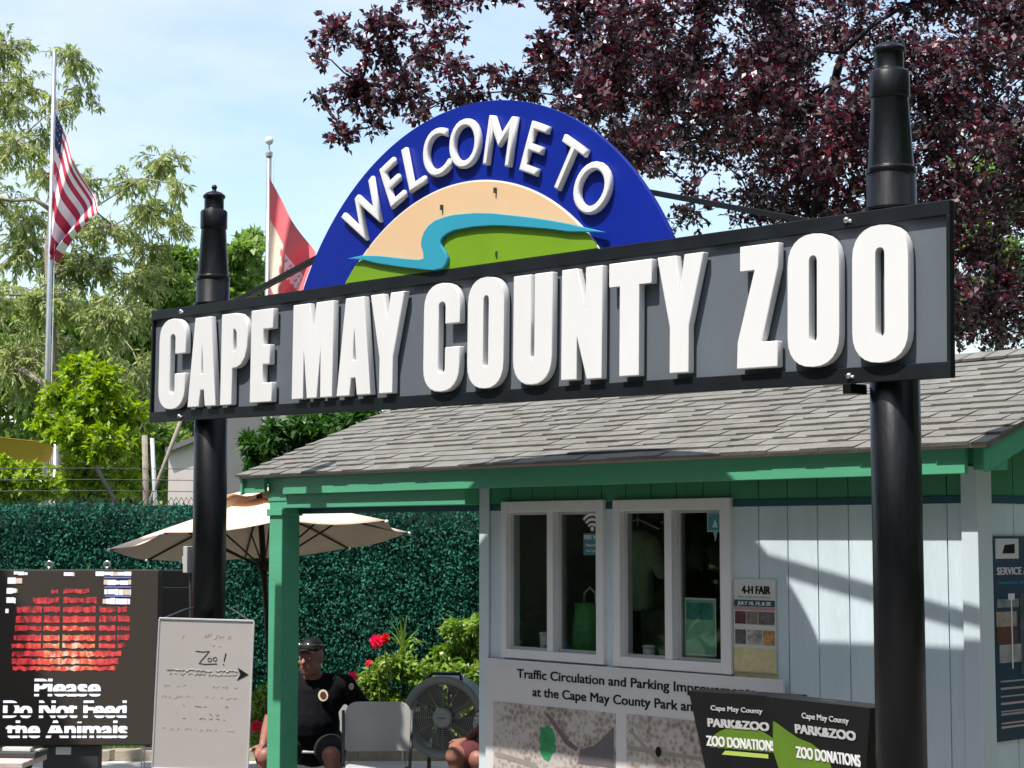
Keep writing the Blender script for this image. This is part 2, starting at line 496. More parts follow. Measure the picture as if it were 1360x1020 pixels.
# fascia boards, porch beam, soffit
mb = MB(); mb.box(-5.40, .055, -.168, -.140, 2.245, 2.372)
mb.build('fascia', M['green'], booth, bevel=.003)
mb = MB(); mb.box(-5.87, -5.62, -.168, -.140, 2.262, 2.372)
mb.build('fascia', M['green'], booth, bevel=.003)
mb = MB()
mb.box(-5.619, -5.401, -.135, -.05, 2.20, 2.372); mb.build('eave_return', M['green'], booth, bevel=.003)
mb = MB(); mb.box(.056, .19, -.10, -.02, 2.262, 2.372); mb.build('eave_return', M['green'], booth, bevel=.003)
mb = MB()
mb.box(-5.61, XL - .02, -.130, -.01, 2.150, 2.36); mb.box(-5.61, -5.45, -.009, DEP - .1, 2.15, 2.36)
mb.build('porch_beam', M['green'], booth, bevel=.004)
mb = MB()
mb.box(-5.86, .18, -.131, -.0005, 2.3725, 2.379)
mb.box(-5.60, XL - .02, .0, DEP, 2.362, 2.3715)
mb.build('soffit', M['soffit'], booth)
for y0 in (-.132, DEP - .16):
    mb = MB()
    mb.box(-5.607, -5.454, y0, y0 + .150, 0, 2.10)
    mb.box(-5.622, -5.439, y0 - .015, y0 + .165, 2.10, 2.1495); mb.box(-5.622, -5.439, y0 - .015, y0 + .165, 0, .14)
    mb.build('porch_post', M['green'], booth, bevel=.005)
mb = MB(); mb.box(XL + .001, -.1, .1, DEP - .1, .02, .03); mb.box(XL + .1, -.1, .1, DEP - .1, 2.34, 2.35)
mb.box(XL + .091, -.0905, DEP - .10, DEP - .0905, .02, 2.34); mb.box(XL + .091, XL + .10, .095, DEP - .1, .03, 2.34); mb.box(-.10, -.0905, .095, DEP - .1, .03, 2.34)
mb.build('room_lining', M['room'], booth)
mb = MB(); mb.box(XL + .105, -.105, .11, .52, 1.17, 1.205); mb.build('counter', M['plgrey'], booth)

# windows: casing (part) > sashes, panes
panes = [[(-3.265, -2.922, 1.288, 2.10), (-2.871, -2.503, 1.287, 2.10)], [(-2.311, -1.981, 1.288, 2.101), (-1.926, -1.568, 1.287, 2.10)]]
for (a, b, c, d), pp in zip(WIN, panes):
    mb = MB()
    xi0, xi1 = pp[0][0], pp[1][1]; zi0, zi1 = 1.287, 2.10
    mb.box(a, xi0, -.030, .02, c, d); mb.box(xi1, b, -.030, .02, c, d)
    mb.box(xi0, xi1, -.029, .02, c, zi0); mb.box(xi0, xi1, -.029, .02, zi1, d)
    mb.box(pp[0][1], pp[1][0], -.018, .045, zi0, zi1)
    wf = mb.build('window_frame', M['vinyl'], booth, bevel=.004)
    for k, (p, q, r, s) in enumerate(pp):
        y = .010 + .02 * k
        mb = MB(); t = .022
        mb.box(p, p + t, y, y + .018, r, s); mb.box(q - t * .5, q, y, y + .018, r, s); mb.box(p + t, q - t * .5, y, y + .018, r, r + t * .7); mb.box(p + t, q - t * .5, y, y + .018, s - t * .7, s)
        mb.build('sash', M['plgrey'], wf)
        mb = MB(); mb.box(p + t, q - t * .5, y + .007, y + .010, r + t * .7, s - t * .7); mb.build('pane', M['glass'], wf)

# shingled roof
M['sh'] = []
for i, c in enumerate([(.208, .200, .182), (.190, .182, .166), (.222, .214, .196), (.200, .190, .171)]):
    M['sh'].append(pm('asphalt shingle %s' % ['grey', 'dark', 'pale', 'brown'][i], c, .92, var=.16, vs=9, bump=.7, bs=160, spec=.2))
mb = MB()
x0, x1 = -5.90, .205
ca = math.atan(SL); run = (YR - YE) / math.cos(ca)
nc = 15; ex = run / nc
def roofpt(x, s, h, back=False):
    y = YE + s * math.cos(ca) - h * math.sin(ca); z = ZE + s * math.sin(ca) + h * math.cos(ca)
    if back: y = 2 * YR - y
    return (x, y, z)
def slab(xa, xb, s0, s1, h0, h1, hb, mi, back=False):
    vs = [roofpt(xa, s0, hb, back), roofpt(xb, s0, hb, back), roofpt(xb, s1, 0.001, back), roofpt(xa, s1, .001, back),
          roofpt(xa, s0, h0, back), roofpt(xb, s0, h0, back), roofpt(xb, s1, h1, back), roofpt(xa, s1, h1, back)]
    mb.add(vs, [(0, 3, 2, 1), (4, 5, 6, 7), (0, 1, 5, 4), (1, 2, 6, 5), (2, 3, 7, 6), (3, 0, 4, 7)], mi)
for back in (False, True):
    mb.add([roofpt(x0, 0, 0, back), roofpt(x1, 0, 0, back), roofpt(x1, run, 0, back), roofpt(x0, run, 0, back), roofpt(x0, 0, -.02, back), roofpt(x1, 0, -.02, back), roofpt(x1, run, -.02, back), roofpt(x0, run, -.02, back)],
           [(0, 1, 2, 3), (4, 7, 6, 5), (0, 4, 5, 1), (3, 2, 6, 7), (1, 5, 6, 2), (0, 3, 7, 4)], 1)
    for k in range(nc):
        s0 = k * ex - (.018 if k == 0 else 0); s1 = min((k + 1) * ex + .05, run)
        x = x0 - .012
        while x < x1:
            wd = rng.choice([.10, .13, .16, .20]) * rng.uniform(.9, 1.1)
            xb = min(x + wd, x1 + .012)
            up = rng.random() < .5
            h = .013 + (.007 if up else 0) + rng.uniform(0, .0015)
            slab(x, xb - .0015, s0 + rng.uniform(-.003, .003), s1, h, .004, .002, rng.randrange(4), back)
            x = xb
# ridge caps
x = x0
while x < x1 + .01:
    xb = min(x + .15, x1 + .012)
    for back in (False, True):
        slab(x - .02, xb, run - .13, run + .012, .030, .024, .016, rng.choice([0, 2, 2]), back)
    x += .145
mb.build('roof', M['sh'], booth)
mb = MB(); mb.box(-5.885, .192, YE - .002, YE + .004, 2.362, 2.388)
mb.box(-5.885, .192, YE + .004, YE + .028, 2.3735, 2.377)
mb.build('drip_edge', M['drip'], booth, bevel=.002)
for xa, xb in ((x0 + .012, x0 + .035), (x1 - .035, x1 - .012)):
    mb = MB()
    for back in (False, True):
        P = [roofpt(xa, .0, -.022, back), roofpt(xb, .0, -.022, back), roofpt(xb, run, -.022, back), roofpt(xa, run, -.022, back)]
        Q = [(p[0], p[1], p[2] - .11) for p in P]
        mb.add(P + Q, [(0, 1, 2, 3), (4, 7, 6, 5), (0, 4, 5, 1), (1, 5, 6, 2), (2, 6, 7, 3), (3, 7, 4, 0)])
    mb.build('rake_board', M['green'], booth)

def bl(x, y, z):
    """booth-local point to world"""
    return CB + Matrix.Rotation(RZB, 3, 'Z') @ Vector((x, y, z))
def on_booth(name, label, cat, x, y, z, group=None, turn=0.0):
    return thing(name, label, cat, bl(x, y, z), RZB + turn, group)

# traffic information board
ib = on_booth('info_board', 'white traffic circulation information board with two aerial photographs below the booth windows', 'notice board', -2.285, -.031, .35)
mb = MB(); mb.box(-1.15, 1.15, -.012, .008, 0, .875); mb.build('board', M['boardw'], ib, bevel=.002)
lettering('Traffic Circulation and Parking Improvements', .054, 1.83, M['ink'], ib, (.05, -.0125, .775), bold=.0016)
lettering('at the Cape May County Park and Zoo', .054, 1.50, M['ink'], ib, (.02, -.0125, .675), bold=.0016)
def aerial(name, seed, cols):
    m = bpy.data.materials.new(name); m.use_nodes = True
    nt = m.node_tree; N = nt.nodes; L = nt.links
    b = N['Principled BSDF']; b.inputs['Roughness'].default_value = .45
    tc = N.new('ShaderNodeTexCoord'); mp = N.new('ShaderNodeMapping'); mp.inputs['Location'].default_value = (seed, seed * 2.3, seed)
    L.new(tc.outputs['Object'], mp.inputs[0])
    n = N.new('ShaderNodeTexNoise'); n.inputs['Scale'].default_value = 22; n.inputs['Detail'].default_value = 9; n.inputs['Roughness'].default_value = .75
    L.new(mp.outputs[0], n.inputs[0])
    r = N.new('ShaderNodeValToRGB'); e = r.color_ramp.elements
    while len(e) < len(cols): e.new(.5)
    for i, c in enumerate(cols): e[i].position = .22 + .52 * i / (len(cols) - 1); e[i].color = (*c, 1)
    vo = N.new('ShaderNodeTexVoronoi'); vo.inputs['Scale'].default_value = 34; L.new(mp.outputs[0], vo.inputs[0])
    n4 = N.new('ShaderNodeTexNoise'); n4.inputs['Scale'].default_value = 5; n4.inputs['Detail'].default_value = 3; L.new(mp.outputs[0], n4.inputs[0])
    m1 = N.new('ShaderNodeMath'); m1.operation = 'MULTIPLY_ADD'; m1.inputs[1].default_value = .45; L.new(vo.outputs['Distance'], m1.inputs[0])
    m2 = N.new('ShaderNodeMath'); m2.operation = 'MULTIPLY_ADD'; m2.inputs[1].default_value = .75; m2.inputs[2].default_value = -.22; L.new(n4.outputs[0], m2.inputs[0]); L.new(m2.outputs[0], m1.inputs[2])
    m3 = N.new('ShaderNodeMath'); m3.operation = 'MULTIPLY_ADD'; m3.inputs[1].default_value = .5; L.new(n.outputs[0], m3.inputs[0]); L.new(m1.outputs[0], m3.inputs[2])
    L.new(m3.outputs[0], r.inputs[0]); L.new(r.outputs[0], b.inputs['Base Color'])
    return m
brown = [(.05, .042, .04), (.16, .125, .105), (.27, .215, .185), (.40, .34, .31), (.5, .46, .44)]
M['aer1'] = aerial('aerial woodland print', 1.7, brown); M['aer2'] = aerial('aerial road print', 5.2, brown)
M['patch'] = pm('green map patch', (.03, .26, .10), .5, var=.3, vs=20)
M['patchg'] = pm('pale road print', (.30, .26, .23), .5, var=.1)
M['patchd'] = pm('dark field print', (.13, .115, .125), .5, var=.15, vs=12)
for (xa, xb, za, mt) in ((-1.075, -.05, .622, 'aer1'), (.037, 1.03, .626, 'aer2')):
    mb = MB(); mb.box(xa, xb, -.016, -.0122, .03, za); pp = mb.build('map_print', M[mt], ib)
    if mt == 'aer1':
        def blob(cx, cz, rx, rz, seed, n=22):
            r = random.Random(seed)
            return [(cx + rx * math.cos(2 * math.pi * k / n) * r.uniform(.8, 1.15), cz + rz * math.sin(2 * math.pi * k / n) * r.uniform(.8, 1.15)) for k in range(n)]
        curve_shape('lot_print', [[(-.95, .10), (-.72, .12), (-.74, .24), (-.97, .20)]], .001, M['patchg'], pp, y=-.0163)
        curve_shape('road_print', [[(-1.06, .30), (-.72, .26), (-.52, .10), (-.49, .04), (-.46, .05), (-.50, .13), (-.70, .29), (-1.06, .33)]], .001, M['patchg'], pp, y=-.0164)
        curve_shape('green_patch', [blob(-.60, .42, .07, .10, 3)], .001, M['patch'], pp, y=-.0162)
        curve_shape('field_patch', [[(-.35, .32), (-.06, .32), (-.06, .55), (-.16, .47), (-.22, .43), (-.33, .40)]], .001, M['patchd'], pp, y=-.0162)
        curve_shape('road_print', [[(-.62, .58), (-.595, .585), (-.42, .44), (-.35, .41), (-.36, .385), (-.45, .42)]], .001, M['patchd'], pp, y=-.0165)
    else:
        curve_shape('road_print', [[(.045, .455), (.9, .43), (.9, .41), (.045, .43)]], .001, M['patchg'], pp, y=-.0162)
        curve_shape('road_print', [[(.05, .54), (.075, .54), (.42, .30), (.40, .29)]], .001, M['patchg'], pp, y=-.0166)
        curve_shape('green_patch', [blob(.50, .24, .10, .11, 8)], .001, M['patch'], pp, y=-.017)
        curve_shape('road_print', [[(.62, .03), (.66, .03), (.78, .60), (.75, .60)]], .001, M['patchg'], pp, y=-.0169)
        curve_shape('lot_print', [[(.10, .06), (.30, .09), (.28, .22), (.09, .20)]], .001, M['patchg'], pp, y=-.0163)
        curve_shape('roundabout', [[(.28 + .022 * math.cos(k * .4), .44 + .028 * math.sin(k * .4)) for k in range(16)]], .001, M['ink'], pp, y=-.0175)

# 4-H fair poster
fp = on_booth('fair_poster', 'white and yellow fair poster with photo strips on the siding beside the windows', 'poster', -1.347, -.001, 1.2)
mb = MB(); mb.box(-.142, .142, -.010, -.001, .05, .535); mb.build('sheet', pm('poster paper', (.60, .60, .57), .5, var=.03), fp)
mb = MB(); mb.box(-.15, .15, -.0008, .0, .0, .05); mb.box(-.142, .142, -.0125, -.0102, .055, .175); mb.build('footer', pm('pale yellow footer', (.58, .50, .27), .5, var=.2, vs=25), fp)
mb = MB(); mb.box(-.138, .138, -.0125, -.0102, .392, .425); mb.build('date_band', M['teal'], fp)
lettering('4-H FAIR', .042, .19, M['ink'], fp, (.012, -.0104, .458), bold=.002)
lettering('JULY 18, 19, & 20', .018, .22, M['white'], fp, (0, -.0128, .40), bold=.001)
lettering('four days of family fun', .009, .22, M['inkgrey'], fp, (0, -.0104, .437))
pc = [(.09, .03, .03), (.20, .16, .13), (.13, .10, .10), (.10, .09, .09), (.33, .30, .28), (.42, .22, .07), (.28, .10, .12)]
for i, (a, b, c, d) in enumerate([(-.132, -.06, .30, .365), (-.055, .02, .30, .365), (.027, .134, .30, .365), (-.132, -.06, .195, .27), (-.05, .05, .195, .27), (.058, .134, .195, .27)]):
    mb = MB(); mb.box(a, b, -.0125, -.0102, c, d); mb.build('photo_strip', pm('small photo', pc[i], .5, var=.7, vs=30), fp)
mb = MB(); mb.box(-.138, .138, -.0125, -.0102, .372, .388); mb.build('title_band', pm('pink band', (.45, .22, .26), .5), fp)

# window stickers
M['stick'] = pm('teal sticker', (.05, .20, .24), .5, var=.1)
ws = on_booth('wifi_sticker', 'white and teal free wifi sticker in the upper corner of the left window', 'sticker', -2.582, .0275, 1.85)
mb = MB(); mb.box(-.074, .074, -.003, 0, 0, .125); mb.build('base', M['stick'], ws)
def arc(cx, cz, r0, r1, a0, a1, n=14):
    o = [(cx + r1 * math.cos(a0 + (a1 - a0) * k / n), cz + r1 * math.sin(a0 + (a1 - a0) * k / n)) for k in range(n + 1)]
    i = [(cx + r0 * math.cos(a1 - (a1 - a0) * k / n), cz + r0 * math.sin(a1 - (a1 - a0) * k / n)) for k in range(n + 1)]
    return o + i
for r0, r1 in ((.035, .050), (.062, .078), (.090, .106)):
    curve_shape('wifi_arc', [arc(0, .135, r0, r1, .75, 2.39)], .002, M['white'], ws, y=-.003)
curve_shape('wifi_dot', [[(.014 * math.cos(k * .52), .15 + .014 * math.sin(k * .52)) for k in range(12)]], .002, M['white'], ws, y=-.003)
lettering('FREE WIFI', .026, .13, M['white'], ws, (0, -.0035, .09), bold=.001)
lettering('Powered by', .016, .10, M['white'], ws, (0, -.0035, .05))
lettering('the County', .016, .10, M['white'], ws, (0, -.0035, .018))
ps = on_booth('pin_sticker', 'pale teal map pin sticker high in the right window', 'sticker', -1.645, .028, 1.93)
curve_shape('base', [[(-.058, .05), (-.058, .155), (.058, .155), (.058, .05), (.015, .05), (0, .0), (-.015, .05)]], .003, pm('pale teal sticker', (.22, .36, .38), .5), ps)
curve_shape('inset', [[(-.048, .06), (-.048, .145), (.048, .145), (.048, .06)]], .001, M['stick'], ps, y=-.0032)
curve_shape('mark', [[(-.02, .075), (0, .118), (.02, .075)]], .001, pm('pale mark', (.4, .6, .62), .5), ps, y=-.0044)
# things inside the booth
fl = on_booth('flyer', 'green flyer with a pale centre standing in the right window', 'flyer', -1.79, .06, 1.288)
mb = MB(); mb.box(-.105, .105, -.004, 0, .035, .325); mb.build('sheet', pm('pale green paper', (.20, .42, .30), .6, var=.25, vs=12), fl)
mb = MB(); mb.box(-.095, .095, -.0055, -.0042, .22, .31); mb.build('picture', pm('teal picture', (.03, .20, .17), .6, var=.6, vs=25), fl)
mb = MB(); mb.box(-.112, .112, .0, .004, .025, .335); mb.build('backing', M['plwhite'], fl)
gj = on_booth('green_tote', 'bright green tote bag on the counter inside the left window', 'bag', -2.80, .22, 1.206)
mb = MB()
prof = [(.085, 0), (.10, .02), (.11, .10), (.105, .24), (.09, .33), (.095, .36)]
mb.lathe(prof, 20); mb.build('bag_body', pm('green bag plastic', (.05, .22, .06), .5, var=.3, vs=14, bump=.8, bs=14), gj, smooth=True)
mb = MB(); mb.tube([(-.05, 0, .35), (-.045, 0, .42), (0, 0, .45), (.045, 0, .42), (.05, 0, .35)], .008); mb.build('handle', M['plgrey'], gj, smooth=True)
bb = MB(); bb.ellip((0, 0, .06), (.12, .09, .07), rot=(0, .2, .3)); bb.ellip((.08, .03, .045), (.07, .07, .05)); bb.ellip((-.09, .02, .04), (.06, .06, .045))
o = bb.build('blue_cloth', pm('blue cloth', (.06, .17, .30), .8, bump=.8, bs=18), None, remesh=.008)
o.location = bl(-3.03, .20, 1.206); tag(o, 'crumpled blue cloth beside the green tote inside the left window', 'cloth')
def cup(name, label, x, y, h):
    t = on_booth(name, label, 'cup', x, y, 1.206)
    mb = MB(); mb.lathe([(.027, 0), (.037, h), (.034, h), (.025, .006)], 18); mb.build('body', M['plwhite'], t, smooth=True)
    mb = MB(); mb.lathe([(.039, h - .004), (.039, h + .006), (.03, h + .012)], 18); mb.build('lid', M['plwhite'], t, smooth=True)
cup('paper_cup', 'white paper cup on the counter inside the far left pane', -3.09, .13, .17)
cup('paper_cup', 'white paper cup on the counter inside the right window, beside its mullion', -2.24, .13, .13)
hs = on_booth('hanging_shirt', 'pale green shirt hanging inside the right window', 'shirt', -2.60, .42, 1.42)
mb = MB()
mb.box(-.105, .105, -.04, .04, .10, .52); mb.ellip((0, 0, .52), (.13, .04, .06)); mb.caps((.12, 0, .50), (.19, 0, .33), .05, .045); mb.caps((-.12, 0, .50), (-.19, 0, .33), .05, .045)
mb.build('cloth', pm('pale green shirt', (.30, .36, .22), .85, var=.2, vs=8), hs, remesh=.014)
mb = MB(); mb.tube([(0, 0, .6), (0, 0, .70), (.03, 0, .73), (.0, 0, .76), (-.02, 0, .745)], .005, 6); mb.tube([(-.17, 0, .58), (0, 0, .64), (.17, 0, .58)], .006, 6); mb.build('hanger', M['steel'], hs)

# shelf and counter goods deep in the room
mb = MB(); mb.box(XL + .2, -.3, DEP - .36, DEP - .11, 1.55, 1.575); mb.box(XL + .2, -.3, DEP - .36, DEP - .11, 1.15, 1.175)
for xx in (XL + .2, -1.8, -.32): mb.box(xx, xx + .02, DEP - .355, DEP - .115, .03, 1.95)
mb.build('shelf', M['plwhite'], booth)
mn = on_booth('monitor', 'dark computer monitor seen from behind inside the right window', 'monitor', -2.30, .34, 1.206, turn=.25)
mb = MB(); mb.box(-.17, .17, 0, .03, .10, .33); mb.build('screen', M['dkgrey'], mn, bevel=.005)
mb = MB(); mb.box(-.03, .03, -.04, .06, .01, .12); mb.box(-.09, .09, -.08, .08, 0, .01); mb.build('foot', M['dkgrey'], mn, bevel=.003)
for i, (x, z, w_, h_, c) in enumerate([(-3.0, 1.576, .22, .25, (.45, .30, .18)), (-2.7, 1.576, .18, .18, (.5, .5, .5)), (-2.2, 1.576, .25, .28, (.18, .25, .40)), (-3.1, 1.176, .25, .22, (.5, .42, .3)), (-2.5, 1.176, .2, .26, (.35, .1, .08))]):
    t_ = on_booth('storage_box', ['brown carton on the upper shelf inside the booth', 'small grey carton on the upper shelf inside the booth', 'blue carton on the upper shelf inside the booth', 'tan carton on the lower shelf inside the booth', 'red carton on the lower shelf inside the booth'][i], 'box', x, DEP - .24, z)
    mb = MB(); mb.box(-w_ / 2, w_ / 2, -.10, .10, 0, h_); mb.build('carton', pm('carton', c, .7), t_, bevel=.004)
    mb = MB(); mb.box(-.03, .03, -.102, .102, h_ + .0005, h_ + .002); mb.build('tape', M['cream'], t_)

# service animal poster on the right-hand wall
sp = thing('service_poster', 'dark blue service animals poster on the shaded right wall of the booth', 'poster', bl(.0, .42, 1.0), RZB + math.pi / 2)
mb = MB(); mb.box(-.30, .30, -.012, -.001, -.005, .957); mb.build('sheet', pm('dark blue poster', (.012, .04, .075), .35, var=.15), sp, bevel=.002)
mb = MB(); mb.box(-.285, -.09, -.015, -.0122, .85, .945); mb.build('emblem_panel', M['boardw'], sp)
curve_shape('emblem', [[(-.23, .875), (-.21, .915), (-.125, .92), (-.125, .875)]], .001, M['ink'], sp, y=-.0152)
lettering('SERVICE ANIMALS', .036, .46, M['flagwhite'], sp, (-.045, -.0125, .775), bold=.0012)
lettering('Americans with Disabilities Act', .018, .50, M['cyan'], sp, (-.02, -.0125, .73))
def poster_box(a, b, c, d, colr, nm='picture'):
    mb = MB(); mb.box(a, b, -.015, -.0122, c, d); return mb.build(nm, pm('poster print', colr, .5, var=.4, vs=14), sp)
poster_box(-.29, -.12, .53, .60, (.32, .26, .22)); poster_box(-.29, -.12, .45, .528, (.10, .035, .025)); poster_box(-.27, -.08, .36, .445, (.30, .30, .30)); poster_box(-.28, -.10, .62, .66, (.2, .22, .22)); poster_box(-.09, .29, .30, .68, (.06, .07, .09))
mb = MB(); mb.box(-.168, -.158, -.0162, -.0152, .33, .66); mb.box(-.19, -.135, -.0162, -.0152, .655, .685); mb.build('leash_print', M['flagwhite'], sp)
for k, zz in enumerate((.27, .235, .20, .165, .13, .115, .075, .055)):
    mb = MB(); mb.box(-.265, .26 - .07 * (k % 3), -.0135, -.0122, zz, zz + .007 + .003 * (k % 2)); mb.build('text_line', M['inkred'] if k in (3, 6, 7) else M['inkgrey'], sp)
# ------------------------------------------------------------------ welcome sign
SO = Vector((1.602, 7.6, 0)); SZ = 2.628; RZS = math.radians(-47.062); TILT = math.radians(.939)
sign = thing('welcome_sign', 'black framed zoo sign with blue arch and white letters on two lighthouse-topped posts', 'sign', SO, RZS)
SL0 = dict(loc=(0, 0, SZ), rot=(0, TILT, 0))


def plane_part(mb, name, mat, parent=None, **k):
    o = mb.build(name, mat, parent or sign, **k)
    if parent is None or parent is sign:
        o.location = (0, 0, SZ); o.rotation_euler = (0, TILT, 0)
    return o


X0, X1 = -5.818, .310
mb = MB(); mb.box(X0 + .017, X1 - .017, -.004, .0065, .045, .653)
panel = plane_part(mb, 'grey_panel', M['grey'])
mb = MB()
mb.box(X0, X1, -.030, .008, .652, .714); mb.box(X0, X1, -.030, .008, -.021, .046)
mb.box(X0, X0 + .018, -.029, .007, .046, .652); mb.box(X1 - .018, X1, -.029, .007, .046, .652)
frame = plane_part(mb, 'frame', M['frame'], bevel=.003)


def stad(x0, x1, z0, z1, ry, n=12):
    cx, rx = (x0 + x1) / 2, (x1 - x0) / 2
    def pw(c): return math.copysign(abs(c) ** .86, c)
    top = [(cx + rx * pw(math.cos(math.pi * k / n)), z1 - ry + ry * pw(math.sin(math.pi * k / n))) for k in range(n + 1)]
    bot = [(cx - rx * pw(math.cos(math.pi * k / n)), z0 + ry - ry * pw(math.sin(math.pi * k / n))) for k in range(n + 1)]
    return top + bot
def ringO(x0, x1, ix0, ix1): return [stad(x0, x1, .056, .641, .135), stad(ix0, ix1, .165, .545, .03)]
def letC(x0, x1, il, ir, op0, op1, n=12):
    o = stad(x0, x1, .052, .640, .135, n); i = stad(il, ir, .153, .536, .03, n)
    # o runs right-top -> left-top -> left-bottom -> right-bottom ; i likewise
    path = [(x1, op1)] + o + [(x1, op0), (ir, op0)]
    inner = i[::-1]
    return [path + inner + [(ir, op1)]]
T, B = .624, .064
glyphs = [
    letC(-5.668, -5.356, -5.536, -5.477, .283, .408),
    [[(-5.318, B - .006), (-5.250, T), (-5.075, T), (-5.000, B - .006), (-5.121, B - .006), (-5.136, .162), (-5.174, .162), (-5.191, B - .006)], [(-5.166, .44), (-5.174, .267), (-5.144, .267)]],
    [[(-4.951, .057), (-4.951, T), (-4.80, T), (-4.75, .615), (-4.70, .585), (-4.672, .535), (-4.667, .48), (-4.672, .40), (-4.695, .34), (-4.735, .30), (-4.78, .284), (-4.827, .281), (-4.827, .057)],
     [(-4.824, .523), (-4.80, .52), (-4.787, .50), (-4.785, .41), (-4.80, .388), (-4.824, .384)]],
    [[(-4.631, .060), (-4.631, T), (-4.404, T), (-4.404, .502), (-4.502, .502), (-4.502, .408), (-4.432, .408), (-4.432, .288), (-4.502, .288), (-4.502, .178), (-4.405, .178), (-4.405, .060)]],
    [[(-4.200, B), (-4.200, T), (-4.037, T), (-4.003, .43), (-3.973, T), (-3.809, T), (-3.809, B), (-3.922, B), (-3.926, .33), (-3.956, B), (-4.051, B), (-4.087, .33), (-4.088, B)]],
    [[(-3.766, B), (-3.694, T), (-3.528, T), (-3.455, B), (-3.578, B), (-3.594, .163), (-3.634, .163), (-3.646, B)], [(-3.611, .44), (-3.625, .268), (-3.591, .268)]],
    [[(-3.466, T), (-3.352, T), (-3.318, .459), (-3.288, T), (-3.168, T), (-3.262, .262), (-3.262, B), (-3.379, B), (-3.379, .262)]],
    letC(-3.000, -2.704, -2.877, -2.821, .291, .415),
    ringO(-2.638, -2.357, -2.516, -2.474),
    [[(-2.286, T), (-2.157, T)] + [(-2.157, .21), (-2.153, .195), (-2.143, .188), (-2.133, .195), (-2.129, .21)] + [(-2.129, T), (-2.000, T)] +
     [p for p in stad(-2.286, -2.000, .057, .6, .14)[13:]][::-1]],
    [[(-1.932, .069), (-1.932, T), (-1.825, T), (-1.764, .427), (-1.764, T), (-1.650, T), (-1.650, .067), (-1.753, .067), (-1.822, .277), (-1.822, .069)]],
    [[(-1.604, T), (-1.323, T), (-1.323, .509), (-1.402, .509), (-1.402, .069), (-1.532, .069), (-1.532, .509), (-1.604, .509)]],
    [[(-1.288, T), (-1.169, T), (-1.142, .461), (-1.116, T), (-.997, T), (-1.087, .286), (-1.087, .068), (-1.206, .068), (-1.206, .286)]],
    [[(-.780, T), (-.558, T), (-.561, .512), (-.653, .184), (-.563, .184), (-.563, .067), (-.797, .067), (-.793, .189), (-.695, .512), (-.780, .512)]],
    ringO(-.506, -.226, -.389, -.345),
    ringO(-.157, .127, -.038, .009),
]
for gpoly in glyphs:
    curve_shape('letter', gpoly, .042, M['white'], panel, y=-.018, bevel=.005)

# arch
AC = (-2.704, -.067); AR = 1.668
def seg(cx, cz, R, zc, n=72):
    a0 = math.asin((zc - cz) / R)
    return [(cx + R * math.cos(a0 + (math.pi - 2 * a0) * k / n), cz + R * math.sin(a0 + (math.pi - 2 * a0) * k / n)) for k in range(n + 1)]
arch = curve_shape('arch_panel', [seg(*AC, AR, .7150)], .024, M['blue'], sign, y=.014, bevel=.002, loc=(0, 0, SZ), rot=(0, TILT, 0))
DC = (-2.731, -.179); DR = 1.350
curve_shape('pale_rim', [seg(*DC, DR + .009, .7155)], .006, M['edge'], arch, y=-.0104)
curve_shape('sand_field', [seg(*DC, DR, .7155)], .010, M['tan'], arch, y=-.0105)
up = [(-3.706, .855), (-3.57, .861), (-3.425, .846), (-3.29, .824), (-3.154, .801), (-3.06, .788), (-3.022, .793), (-3.026, .825), (-3.046, .865), (-3.042, .90), (-3.022, .937), (-2.98, .970), (-2.93, .990), (-2.85, 1.001), (-2.772, 1.004), (-2.6, .994), (-2.466, .976), (-2.33, .951), (-2.18, .922), (-2.043, .892), (-1.9, .858), (-1.782, .825), (-1.645, .787)]
lo = [(-1.904, .817), (-2.04, .845), (-2.184, .869), (-2.37, .898), (-2.464, .910), (-2.62, .920), (-2.77, .918), (-2.83, .906), (-2.868, .889), (-2.882, .868), (-2.877, .848), (-2.848, .815), (-2.824, .779), (-2.828, .75), (-2.86, .722), (-2.94, .7165), (-3.054, .734), (-3.253, .768), (-3.424, .801), (-3.56, .836)]
gr = [(-1.79, .803), (-1.905, .825), (-2.04, .853), (-2.184, .877), (-2.464, .918), (-2.77, .926), (-2.845, .910), (-2.89, .87), (-2.86, .82), (-2.835, .78), (-2.85, .735), (-2.87, .717), (-1.715, .717), (-1.735, .745)]
curve_shape('green_field', [gr], .008, M['lime'], arch, y=-.0208, bevel=.001)
gl = [(-3.64, .828), (-3.56, .842), (-3.424, .808), (-3.253, .775), (-3.054, .74), (-2.97, .717), (-3.745, .717), (-3.70, .765)]
curve_shape('green_field', [gl], .008, M['lime'], arch, y=-.0208, bevel=.001)
curve_shape('river_band', [up + lo], .022, M['cyan'], arch, y=-.0290, bevel=.004)
for ch, a in zip('WELCOMETO', (126.2, 115.2, 107.6, 99.6, 90.1, 79.0, 68.4, 57.6, 48.6)):
    r = math.radians(a); R = 1.322
    lettering(ch, .272, None, M['white'], arch, (AC[0] + R * math.cos(r), -.0102, AC[1] + R * math.sin(r)), (0, -(r - math.pi / 2), 0), bold=-.0065, depth=.036, bevel=.011, name='letter').scale.x = .87
for (bx, bz) in ((-2.47, 1.10), (-2.90, 1.06), (-2.45, .76)):
    mb = MB(); mb.box(bx - .006, bx + .006, -.036, -.020, bz - .014, bz + .014); mb.build('screw', M['dkgrey'], arch)

